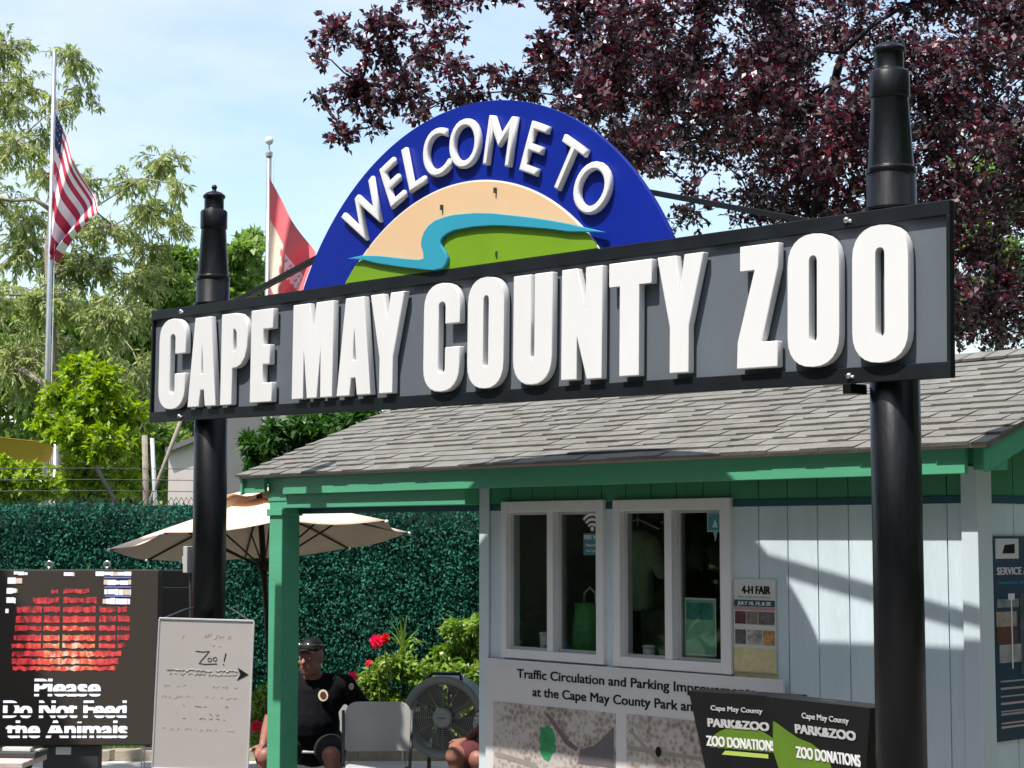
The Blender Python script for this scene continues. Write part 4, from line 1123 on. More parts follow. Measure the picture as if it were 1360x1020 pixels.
rk = thing('wire_rack', 'small white wire rack holding white cards, standing on the paving behind the whiteboard', 'rack', (at(203, 1000, 15.4).x, 15.35, .004))
mb = MB(); wx, wh = .085, .29
for sx in (-wx, .03, .15):
    for sy in (0, .12): mb.tube([(sx, sy, 0), (sx, sy, wh)], .006, 6)
for zz in (.012, wh):
    mb.tube([(-wx, 0, zz), (.15, 0, zz), (.15, .12, zz), (-wx, .12, zz), (-wx, 0, zz)], .006, 6)
mb.build('wire_frame', M['plwhite'], rk)
for cx in (-.03, .085):
    mb = MB(); mb.box(cx - .045, cx + .04, .004, .01, wh - .12, wh - .02); cd = mb.build('card', M['plwhite'], rk)
    lettering('BL', .035, .05, M['ink'], cd, (cx, .0035, wh - .09), bold=.002)

# ------------------------------------------------------------------ flagpoles and flags
def flagpole(label, u0, v0, Y, rad, ball):
    top = at(u0, v0, Y)
    t = thing('flagpole', label, 'flagpole', (top.x, Y, 0))
    mb = MB(); mb.tube([(0, 0, 0), (0, 0, top.z * .5), (0, 0, top.z)], [rad * 1.15, rad, rad * .8], 14); mb.build('pole', M['steel'], t, smooth=True)
    if ball:
        mb = MB(); mb.tube([(0, 0, top.z), (0, 0, top.z + .12)], rad * .3, 8); mb.lathe([(rad * 1.1, top.z - .05), (rad * 1.2, top.z), (rad * .5, top.z + .03)], 14); mb.build('truck', M['steel'], t)
        mb = MB(); mb.ellip((0, 0, top.z + .16), (.055, .055, .055)); mb.build('ball', M['plwhite'], t, smooth=True)
    mb = MB(); mb.tube([(rad * 1.5, -.02, top.z - .1), (rad * 1.7, -.02, top.z * .6), (rad * 1.6, -.02, 1.2)], .006, 5); mb.build('halyard', M['plwhite'], t)
    return t
flagpole('tall steel flagpole at the far left carrying the striped flag', 72.5, 68, 28, .042, False)
flagpole('steel flagpole with white ball top carrying the red flag, just behind the sign', 357.5, 203, 23, .040, True)
def cloth(name, corners, nu, nv, wav, amp, us=1.0, vs_=1.0):
    """corners: hoist top, fly top, fly bottom, hoist bottom"""
    a, b, c, d = [Vector(p) for p in corners]
    P = []
    for j in range(nv + 1):
        for i in range(nu + 1):
            s_ = (i / nu) ** us; t_ = (j / nv) ** vs_
            p = a.lerp(d, t_).lerp(b.lerp(c, t_), s_)
            p = p + Vector((amp * .15 * math.sin(9 * s_ + 4 * t_) * s_, amp * math.sin(wav * s_ + 2.2 * t_) * (.25 + s_), -.06 * math.sin(math.pi * s_)))
            P.append(p)
    return P
Y = 27.9
P = cloth('flag', [at(74, 150, Y), at(135, 284, Y + .3), at(74, 347, Y + .25), at(66, 330, Y)], 52, 52, 11, .20, 2.3, 2.2)
root = thing('striped_flag', 'red and white striped flag with starred blue corner drooping from the far left pole', 'flag', P[0])
mb = MB(); F = []; MI = []
for j in range(52):
    for i in range(52):
        st = j // 4; mi = 0 if st % 2 == 0 else 1
        if i < 21 and j < 28:
            mi = 2
            if (i % 4 in (1,)) and (j % 5 in (2,)): mi = 1
        F.append((j * 53 + i, j * 53 + i + 1, (j + 1) * 53 + i + 1, (j + 1) * 53 + i)); MI.append(mi)
mb.v = [tuple(p - P[0]) for p in P]; mb.f = F; mb.m = MI
mb.build('cloth', [M['red'], M['flagwhite'], M['navy']], root, smooth=True)
Y = 22.9
P = cloth('flag', [at(358, 236, Y), at(420, 338, Y + .2), at(392, 440, Y + .2), at(358, 410, Y)], 40, 40, 10, .14, 1.3, 1.1)
root = thing('red_flag', 'salmon red flag with cream and white patches drooping behind the left brace of the sign', 'flag', P[0])
mb = MB(); F = []; MI = []
for j in range(40):
    for i in range(40):
        mi = 0
        if i < 17 + 2 * math.sin(j) and 13 < j < 34: mi = 1
        if 20 < i < 34 and 15 < j < 24 and (i * 3 + j * 2) % 9 > 1: mi = 2
        F.append((j * 41 + i, j * 41 + i + 1, (j + 1) * 41 + i + 1, (j + 1) * 41 + i)); MI.append(mi)
mb.v = [tuple(p - P[0]) for p in P]; mb.f = F; mb.m = MI
mb.build('cloth', [M['salmon'], M['cream'], M['flagwhite']], root, smooth=True)

# ------------------------------------------------------------------ things beyond the fence
lp = thing('light_pole', 'slim grey light pole rising behind the top of the blue arch', 'pole', (at(627, 110, 19).x, 19, 0))
mb = MB(); zz = at(627, 106, 19).z; mb.tube([(0, 0, 0), (0, 0, zz)], .042, 12); mb.build('shaft', M['steel'], lp, smooth=True)
mb = MB(); mb.tube([(0, 0, zz), (.0, 0, zz + .05)], .055, 12); mb.build('cap', M['dkgrey'], lp)

sl = thing('shade_sail', 'yellow shade sail stretched beyond the fence at the far left', 'shade sail', at(-60, 575, 24))
A = [at(-120, 556, 23) - sl.location, at(74, 588, 24) - sl.location, at(66, 612, 25.5) - sl.location, at(-120, 640, 25) - sl.location]
mb = MB(); N_ = 14; vs = []
for j in range(N_ + 1):
    for i in range(N_ + 1):
        s_, t_ = i / N_, j / N_; p = A[0].lerp(A[3], t_).lerp(A[1].lerp(A[2], t_), s_); vs.append(p - Vector((0, 0, .07 * math.sin(math.pi * s_) * (.4 + .6 * abs(t_ - .5)))))
mb.add(vs, [(j * (N_ + 1) + i, j * (N_ + 1) + i + 1, (j + 1) * (N_ + 1) + i + 1, (j + 1) * (N_ + 1) + i) for j in range(N_) for i in range(N_)]); mb.build('cloth', M['sail'], sl, smooth=True, solid=.006)
mb = MB(); e = A[1]; mb.tube([(e.x, e.y, -sl.location.z), (e.x, e.y, e.z + .05)], .035, 10); e = A[2]; mb.build('mast', M['steel'], sl, smooth=True)

hs_ = thing('house', 'pale stucco house with a dark grey side wing behind the left sign post', 'house', (-4.2, 24.5, 0))
def hx(u): return at(u, 600, 24.5).x + 4.2
zl = at(224, 600, 24.5).z; zr = at(300, 571, 24.5).z
mb = MB(); mb.add([(hx(224), 0, 0), (hx(303), 0, 0), (hx(303), 0, zr), (hx(224), 0, zl), (hx(224), 4, 0), (hx(303), 4, 0), (hx(303), 4, zr), (hx(224), 4, zl)], [(0, 1, 2, 3), (7, 6, 5, 4), (0, 4, 5, 1), (1, 5, 6, 2), (2, 6, 7, 3), (3, 7, 4, 0)]); mb.build('wall', M['house'], hs_)
mb = MB(); mb.add([(hx(221), -.1, zl - .02), (hx(304), -.1, zr + .02), (hx(304), 4.1, zr + .02), (hx(221), 4.1, zl - .02), (hx(221), -.1, zl + .05), (hx(304), -.1, zr + .10), (hx(304), 4.1, zr + .10), (hx(221), 4.1, zl + .05)], [(0, 3, 2, 1), (4, 5, 6, 7), (0, 1, 5, 4), (1, 2, 6, 5), (2, 3, 7, 6), (3, 0, 4, 7)]); mb.build('roof', M['roofgrey'], hs_)
mb = MB(); mb.box(hx(303) + .01, hx(385), -.2, 4, 0, at(300, 500, 24.5).z); mb.build('side_wing', M['roofgrey'], hs_)

cf = thing('chain_link_fence', 'chain-link fence with an angled wire arm showing above the hedge fence at the left', 'fence', (-4.0, 18.0, 0))
def cx_(u, v): p = at(u, v, 18.0); return Vector((p.x + 4.0, 0, p.z))
for (u, v) in ((152, 664), (-40, 664)):
    mb = MB(); q = cx_(u, v); mb.tube([(q.x, 0, 0), (q.x, 0, q.z), tuple(cx_(u - 25, 620))], .022, 8); mb.build('post', M['dkgrey'], cf)
mb = MB()
for v in (622, 637, 652): mb.tube([cx_(-60, v), cx_(30, v + 1.5), cx_(u - 25 + 0, v), cx_(128 + (v - 622) * .55, v), cx_(260, v + 1)], .004, 5)
mb.build('wire', M['dkgrey'], cf)
mb = MB()
for i in range(60):
    xx = cx_(-60, 660).x + i * .05
    mb.tube([(xx, .01, 1.0), (xx + .7, .01, 2.35)], .003, 4); mb.tube([(xx + .7, .014, 1.0), (xx, .014, 2.35)], .003, 4)
mb.build('mesh', M['dkgrey'], cf)
for (lab, pts, r, mt) in (('pale wooden stake leaning beside the house, left of the sign post', [(214, 628), (241, 556)], .024, 'barkpale'), ('thin white post standing behind the hedge fence left of the house', [(206, 668), (202, 582)], .026, 'alu'), ('weathered tan post just left of the white post behind the hedge', [(194, 668), (192, 578)], .036, 'barkpale')):
    p = [at(u, v, 20.5) for u, v in pts]
    d_ = (p[0] - p[1]); g0 = p[0] + d_ * (p[0].z / (p[1].z - p[0].z))
    o = MB(); o.tube([Vector((0, 0, 0)), p[0] - g0, p[1] - g0], [r * 1.05, r, r * .9], 10)
    ob = o.build('post', M[mt], None, smooth=True); ob.location = g0; tag(ob, lab, 'post')
# ------------------------------------------------------------------ trees and plants
def plant_tree(name, label, cat, base, trunk, tr, blobs, leaf, bark, group=None, per=12, tw=.006, ll=(.045, .065), lw=.5, droop=0.0, spread=.55, twl=None, taper=.02, fold=.2, long_twigs=0.0):
    base = Vector(base)
    t = thing(name, label, cat, base, 0, group)
    mb = MB()
    tp = [Vector(p) for p in trunk]
    rad = [tr * (1 - .75 * i / max(1, len(tp) - 1)) for i in range(len(tp))]
    mb.tube([p - base for p in tp], rad, 10)
    nodes = [(tp[i].lerp(tp[i + 1], f), rad[i] * (1 - f) + rad[i + 1] * f) for i in range(len(tp) - 1) for f in (0, .33, .66)] + [(tp[-1], rad[-1])]
    nodes = nodes[2:] if len(nodes) > 4 else nodes
    order = sorted(blobs, key=lambda b: min((Vector(b[0]) - n[0]).length for n in nodes))
    P, D, Ls = [], [], []
    for c, r, nt in order:
        c = Vector(c)
        best = min(nodes, key=lambda n: (n[0] - c).length + (0.4 if n[0].z > c.z else 0))
        A = best[0]; L = (c - A).length
        m1 = A.lerp(c, .35) + Vector((rng.uniform(-1, 1), rng.uniform(-1, 1), rng.uniform(0, 1.2))) * L * .10
        m2 = A.lerp(c, .7) + Vector((rng.uniform(-1, 1), rng.uniform(-1, 1), rng.uniform(0, 1.2))) * L * .10
        r0 = max(min(best[1] * .75, .02 + L * .05), tw * 1.6); r1 = max(r0 * .5, tw * 1.3)
        mb.tube([A - base, m1 - base, m2 - base, c - base], [r0, r0 * .85, r0 * .65, r1], 6)
        nodes += [(m1, r0 * .85), (m2, r0 * .65), (c, r1)]
        for _ in range(nt):
            v = Vector((rng.gauss(0, 1), rng.gauss(0, 1), rng.gauss(0, 1))).normalized() * (rng.random() ** .45)
            tip = c + Vector((v.x * r[0], v.y * r[1], v.z * r[2]))
            s0 = c.lerp(tip, rng.uniform(.1, .5))
            if long_twigs: tip = tip + Vector((rng.uniform(-.3, .3), rng.uniform(-.2, .2), -rng.uniform(.2, 1))) * long_twigs
            d = tip - s0
            if d.length < .02: continue
            mid = s0.lerp(tip, .5) + Vector((rng.uniform(-1, 1), rng.uniform(-1, 1), rng.uniform(.0, 1))) * d.length * .12
            mb.tube([s0 - base, mid - base, tip - base], [tw, tw * .7, tw * .35], 3, cap=False)
            dn = d.normalized()
            for q in range(per):
                f = rng.uniform(.25, 1.02)
                p = (s0.lerp(mid, f * 2) if f < .5 else mid.lerp(tip, f * 2 - 1))
                P.append(p - base + Vector((rng.gauss(0, .012), rng.gauss(0, .012), rng.gauss(0, .012))))
                D.append((dn.x * .5 + rng.gauss(0, spread), dn.y * .5 + rng.gauss(0, spread), dn.z * .5 + rng.gauss(0, spread) - droop))
                Ls.append(rng.uniform(*ll))
    mb.build('trunk', bark, t, smooth=True)
    P = np.array(P); D = np.array(D); Ls = np.array(Ls)
    Nn = nrg.normal(0, .6, (len(P), 3)); Nn[:, 2] += .9
    leafmesh('crown', P, D, Nn, Ls, Ls * lw * nrg.uniform(.8, 1.2, len(P)), leaf, t, fold, curl=.12)
    return t


def pxblob(cx, cy, rx, ry, Y, dY, n):
    k = Y / FPX
    return (at(cx, cy, Y), (rx * k, dY, ry * k), n)


# purple plum tree over the booth
bl_ = []
for (cx, cy, rx, ry, n) in [(445, 48, 42, 30, 34), (500, 75, 45, 34, 36), (520, 35, 55, 28, 36), (475, 130, 44, 28, 34), (452, 178, 30, 26, 22), (540, 115, 50, 34, 38), (590, 50, 45, 28, 24), (570, 5, 60, 22, 34), (640, -8, 60, 22, 28), (560, 150, 26, 18, 12), (620, 128, 55, 20, 32), (690, 116, 50, 24, 36), (735, 90, 45, 45, 44),
                             (770, 30, 45, 55, 46), (700, -20, 55, 25, 26), (655, 98, 36, 22, 16), (760, 150, 45, 30, 36), (425, 75, 20, 18, 10), (425, 130, 22, 16, 9), (500, 165, 24, 18, 10), (755, 10, 44, 36, 40), (805, 60, 46, 46, 60), (790, 130, 40, 40, 50), (720, 60, 36, 30, 34), (560, 75, 36, 26, 26), (480, 110, 36, 26, 26), (600, 90, 34, 20, 20), (520, 135, 34, 20, 20)]:
    bl_.append(pxblob(cx, cy, rx, ry, 13.6 + rng.uniform(-.5, .6), .35, n))
for gx in range(800, 1450, 66):
    for gy in range(-110, 450, 62):
        cx, cy = gx + rng.uniform(-22, 22), gy + rng.uniform(-20, 20)
        if cx < 880 and cy > 190 + (cx - 800) * .9: continue
        if cx < 1240 and cy > 330: continue
        n = rng.choice([45, 70, 90, 105])
        if 1040 < cx < 1130 and cy < 70: n = 12
        if 860 < cx < 1010 and 190 < cy < 330: n = int(n * .6)
        bl_.append(pxblob(cx, cy, 58 + rng.uniform(-10, 14), 48 + rng.uniform(-10, 12), 14.4 + rng.uniform(-.9, 1.2), .6, n))
    if True:
        for gy in (-60, 60, 180, 300, 400):
            if gx > 1180 or gy < 200:
                bl_.append(pxblob(gx + rng.uniform(-30, 30), gy + rng.uniform(-30, 30), 80, 70, 16.4 + rng.uniform(-.5, .8), .7, 85))
tb = Vector((at(1120, 300, 15.2).x, 15.2, 0))
plant_tree('plum_tree', 'large purple-leaved plum tree spreading over the booth roof and behind the blue arch', 'tree', tb,
           [tb, tb + Vector((.05, 0, 1.2)), tb + Vector((-.05, .1, 2.4)), tb + Vector((-.2, 0, 3.6)), tb + Vector((-.25, -.2, 4.6)), tb + Vector((-.1, -.3, 5.8))], .19, bl_, M['leaf_plum'], M['barkd'], per=11, tw=.005, ll=(.042, .070), lw=.60, fold=.15, spread=.8)

# grey-green drooping tree, far left
bl_ = []
for (cx, cy, rx, ry, n) in [(10, 60, 50, 40, 40), (30, 110, 40, 40, 30), (-30, 120, 50, 60, 40), (95, 75, 40, 30, 26), (70, 130, 38, 36, 18), (110, 120, 24, 30, 12), (20, 190, 50, 40, 32), (-20, 260, 60, 50, 50), (60, 230, 40, 40, 22), (95, 290, 40, 40, 30), (30, 330, 60, 45, 60), (170, 240, 40, 26, 26), (215, 210, 40, 26, 32), (235, 245, 25, 22, 14), (200, 275, 46, 28, 34), (150, 300, 46, 30, 34), (130, 350, 55, 40, 50), (200, 330, 46, 40, 34), (60, 400, 70, 50, 80), (-20, 400, 60, 60, 70), (150, 420, 60, 50, 70), (215, 400, 40, 50, 40), (20, 490, 80, 60, 90), (120, 500, 70, 50, 70), (190, 500, 60, 60, 60), (-10, 190, 50, 40, 40), (40, 290, 46, 40, 44), (10, 140, 46, 40, 34), (90, 350, 60, 40, 60), (190, 370, 50, 34, 44), (110, 240, 36, 30, 18), (60, 180, 34, 34, 18), (60, 460, 70, 50, 70), (230, 290, 34, 26, 20)]:
    bl_.append(pxblob(cx, cy, rx, ry, 31 + rng.uniform(-2, 2.5), .9, int(n * 1.35)))
tb = Vector((at(60, 600, 31.5).x, 31.5, 0))
plant_tree('willow_tree', 'tall airy grey-green tree with drooping narrow leaves behind the striped flag', 'tree', tb,
           [tb, tb + Vector((.1, 0, 1.5)), tb + Vector((.2, .1, 3.2)), tb + Vector((.1, 0, 5)), tb + Vector((0, -.1, 7)), tb + Vector((.2, 0, 9))], .17, bl_, M['leaf_gum'], M['barkpale'], per=16, tw=.010, ll=(.10, .17), lw=.27, droop=.5, spread=.45, long_twigs=.25)
def simple_tree(name, label, cat, bx, Y, lst, leaf, bark, tr, ll, lw=.5, per=12, dY=.6, jit=.8, group=None, droop=.1, hmid=None):
    b = [pxblob(cx, cy, rx, ry, Y + rng.uniform(-jit, jit), dY, n) for (cx, cy, rx, ry, n) in lst]
    base = Vector((at(bx, 600, Y).x, Y, 0))
    top = max(p[0].z for p in b); cxm = sum(p[0].x for p in b) / len(b)
    tr_pts = [base] + [base.lerp(Vector((cxm, Y, top)), f) + Vector((rng.uniform(-.08, .08), rng.uniform(-.08, .08), 0)) for f in (.2, .4, .6, .8)]
    return plant_tree(name, label, cat, base, tr_pts, tr, b, leaf, bark, group, per=per, tw=ll[0] * .07, ll=ll, lw=lw, droop=droop)
simple_tree('background_tree', 'mid green leafy tree behind the left sign post, right of the drooping tree', 'tree', 250, 34, [(240, 350, 34, 30, 60), (210, 380, 40, 34, 70), (260, 400, 46, 40, 90), (320, 340, 34, 28, 70), (345, 380, 40, 40, 90), (310, 400, 46, 40, 90), (225, 440, 50, 40, 90), (280, 450, 60, 50, 100), (180, 460, 50, 46, 80), (240, 520, 60, 50, 100), (160, 540, 60, 50, 80), (370, 420, 36, 40, 60), (330, 320, 22, 14, 26)], M['leaf_mid'], M['bark'], .16, (.14, .22), .5, 14, 1.0, 1.6, group='green trees beyond the hedge fence')
simple_tree('background_tree', 'shadowy green tree at the far left edge, low behind the flagpole', 'tree', 10, 36, [(-30, 420, 60, 60, 90), (40, 440, 60, 50, 90), (100, 450, 60, 50, 90), (-10, 520, 70, 60, 100), (70, 540, 70, 50, 100), (150, 480, 50, 50, 80), (130, 580, 60, 50, 80), (20, 610, 80, 50, 100), (200, 590, 50, 50, 70), (100, 640, 90, 40, 90), (200, 640, 50, 30, 50)], M['leaf_mid'], M['bark'], .16, (.14, .22), .5, 14, 1.0, 1.2, group='green trees beyond the hedge fence')
simple_tree('background_tree', 'distant deep green tree filling the gap low behind the flagpole and drooping tree', 'tree', 120, 44, [(x_, y_, 80, 60, 90) for x_ in range(-120, 400, 70) for y_ in (440, 520, 600, 660)], M['leaf_gum'], M['bark'], .2, (.2, .32), .5, 14, 1.2, 1.5, group='green trees beyond the hedge fence')
simple_tree('lime_tree', 'bright yellow-green young tree between the flagpole and the sign', 'tree', 120, 21, [(105, 490, 30, 26, 50), (135, 505, 34, 28, 60), (85, 530, 36, 30, 60), (125, 545, 40, 32, 70), (165, 540, 34, 32, 50), (95, 580, 36, 30, 60), (140, 590, 44, 30, 60), (60, 560, 26, 22, 30), (110, 630, 46, 30, 50), (175, 590, 28, 34, 30), (165, 640, 30, 22, 20)], M['leaf_lime'], M['bark'], .06, (.075, .12), .5, 12, .4, .5)
simple_tree('yellow_shrub', 'yellow-green shrub under the shade sail at the far left', 'shrub', 25, 20, [(10, 625, 26, 20, 40), (40, 635, 26, 22, 45), (-15, 640, 26, 22, 40), (65, 650, 22, 20, 30), (20, 655, 40, 16, 40)], M['leaf_lime'], M['bark'], .03, (.065, .10), .5, 12, .3, .3)
simple_tree('lilac_bush', 'green bush with white flower tips behind the left end of the booth roof', 'bush', 400, 19.5, [(340, 595, 26, 22, 40), (365, 580, 24, 24, 40), (400, 570, 34, 26, 60), (440, 560, 40, 26, 70), (480, 550, 40, 24, 60), (350, 620, 26, 22, 30), (390, 610, 34, 26, 40), (430, 590, 40, 30, 50)], M['leaf_dark'], M['bark'], .04, (.08, .14), .34, 13, .3, .3)
simple_tree('background_tree', 'green tree glimpsed through the purple leaves right of the right lighthouse post', 'tree', 1330, 24, [(1320, 190, 40, 40, 40), (1290, 240, 46, 40, 40), (1350, 260, 50, 50, 50), (1310, 310, 60, 50, 50), (1360, 360, 60, 60, 50), (1300, 400, 60, 50, 50)], M['leaf_mid'], M['bark'], .14, (.11, .17), .5, 12, .7, .8, group='green trees beyond the hedge fence')

# garden bed in front of the hedge fence, behind the porch
def bush(label, bx, Y, lst, leaf, ll, lw, **kw):
    return simple_tree('garden_bush', label, 'bush', bx, Y, lst, leaf, M['bark'], .014, ll, lw, group='bushes in the bed behind the porch', dY=.16, jit=.15, **kw)
bush('pale yellow-green bush between the seated man and the drum fan', 520, 16.3, [(500, 905, 26, 24, 50), (530, 885, 28, 24, 50), (480, 930, 22, 26, 40), (560, 900, 28, 28, 50), (520, 935, 34, 26, 45), (550, 955, 30, 26, 40), (470, 965, 24, 30, 40), (510, 985, 34, 26, 30)], M['leaf_bush'], (.05, .085), .42)
bush('taller leafy green bush behind the drum fan, against the wall corner', 615, 16.2, [(610, 835, 24, 20, 44), (632, 860, 26, 26, 54), (600, 870, 28, 24, 54), (620, 900, 34, 28, 54), (585, 905, 24, 22, 30), (640, 830, 20, 18, 24), (650, 900, 34, 34, 40), (610, 950, 40, 40, 40)], M['leaf_bush'], (.055, .09), .42)
bush('low green bush beside the left side of the green porch post', 350, 15.5, [(348, 930, 16, 20, 30), (342, 960, 16, 22, 34), (356, 955, 16, 24, 30), (346, 985, 18, 18, 30)], M['leaf_bush'], (.045, .07), .45)
def strappy(label, u, v, Y, n, h):
    g0 = at(u, v, Y); t = thing('strap_plant', label, 'plant', (g0.x, Y, 0), 0, 'strap-leaved plants by the hedge fence')
    r = random.Random(int(u)); z0 = g0.z
    mb = MB()
    for i in range(n):
        a = r.uniform(0, 6.28); ln = r.uniform(.5, 1.0) * h; out = r.uniform(.2, .75) * h; pts = []
        for q in range(7):
            f = q / 6; pts.append(Vector((math.cos(a) * out * f ** 1.3, math.sin(a) * out * f ** 1.3 * .5, z0 + ln * (f - .55 * f * f * (1.4 if out > .4 * h else .5)))))
        sd_ = Vector((-math.sin(a), math.cos(a), 0)); w_ = r.uniform(.010, .020)
        vs = []
        for q, p in enumerate(pts):
            ww = w_ * (1 - (q / 6) ** 2 * .92); vs += [p - sd_ * ww, p + Vector((0, 0, -.006)), p + sd_ * ww]
        mb.add(vs, [(q * 3 + s_, q * 3 + s_ + 1, (q + 1) * 3 + s_ + 1, (q + 1) * 3 + s_) for q in range(6) for s_ in (0, 1)])
    mb.build('blades', M['leaf_bush'], t)
    mb = MB(); mb.tube([(0, 0, 0), (.01, 0, z0 * .6), (0, 0, z0 + .02)], .018, 6); mb.build('stem', M['bark'], t)
strappy('long arching strap-leaved plant above the pink flowers', 535, 866, 16.4, 15, .48)
strappy('small strap-leaved plant showing just above the led screen', 112, 772, 15.8, 7, .24)
strappy('upright lime strap-leaved plant in the bed behind the drum fan', 570, 905, 15.3, 9, .26)
def flower(label, u, v, Y, r_, mt):
    p = at(u, v, Y); t = thing('flower', label, 'flower', (p.x + .05, Y + .05, 0), 0, 'pink flowers in the bed')
    h = p.z; mb = MB(); mb.tube([(0, 0, 0), (-.03, 0, h * .6), (-.05, -.05, h)], .005, 6); mb.build('stem', M['leaf_mid'], t)
    n = 60; d = rvec(n); P = np.array([-.05, -.05, h]) + d * r_ * .35
    leafmesh('petals', P, d + rvec(n) * .4, rvec(n), np.full(n, r_ * .8), np.full(n, r_ * .8), mt, t, .1)
flower('large pink flower above the garden bed, topmost of the blooms', 500, 852, 16.1, .062, M['petal'])
flower('red flower touching the large pink bloom on its right', 511, 848, 16.15, .045, M['petalred'])
flower('tiny pink flower between the large bloom and the man', 490, 881, 16.0, .030, M['petal'])
flower("pink flower beside the seated man's shoulder", 468, 899, 15.9, .046, M['petal'])
flower('pink flower low between the whiteboard and the porch post', 341, 965, 15.0, .05, M['petal'])
flower('red flower showing under the back of the empty chair', 531, 992, 14.6, .04, M['petalred'])
# sparse lawn blades by the kerb
n = 9000
P = np.c_[nrg.uniform(-6.5, 1, n), nrg.uniform(16.17, 16.8, n), np.zeros(n)]
D = np.c_[nrg.normal(0, .35, n), nrg.normal(0, .35, n), np.ones(n)]
o = leafmesh('grass', P, D, nrg.normal(0, 1, (n, 3)), nrg.uniform(.05, .13, n), nrg.uniform(.008, .014, n), M['leaf_mid'])
tag(o, 'strip of green lawn between the tan kerb and the hedge fence', 'grass', kind='stuff')

# unseen trees added behind and beside the viewpoint to block skylight
b_ = []
for q in range(46):
    a = rng.uniform(0, 6.28); r_ = rng.uniform(.3, 2.6)
    b_.append(((r_ * math.cos(a), r_ * math.sin(a), rng.uniform(.8, 9.0)), (1.2, 1.2, .9), 34))
shade = plant_tree('skylight_block_tree', 'broad leafy tree added out of view round the viewpoint to block skylight', 'tree', (0, 0, 0), [(0, 0, 0), (.1, 0, 2), (0, .1, 4), (.1, 0, 6)], .22, b_, M['leaf_mid'], M['bark'], 'unseen trees added to block skylight', per=9, tw=.02, ll=(.28, .45), lw=.6)
for i, (x, y) in enumerate([(-9.0, 2.5), (-9.0, -2), (-7.0, -6), (-3.5, -7.5), (.5, -7.5), (4.5, -7), (8, -4.5), (9, -.5), (9, 3.5), (9, 7.5), (9, 12), (-9, 7), (-8.5, 11)]):
    o = shade if i == 0 else copy_tree(shade)
    o.location = (x, y, 0); o.rotation_euler.z = i * 1.3
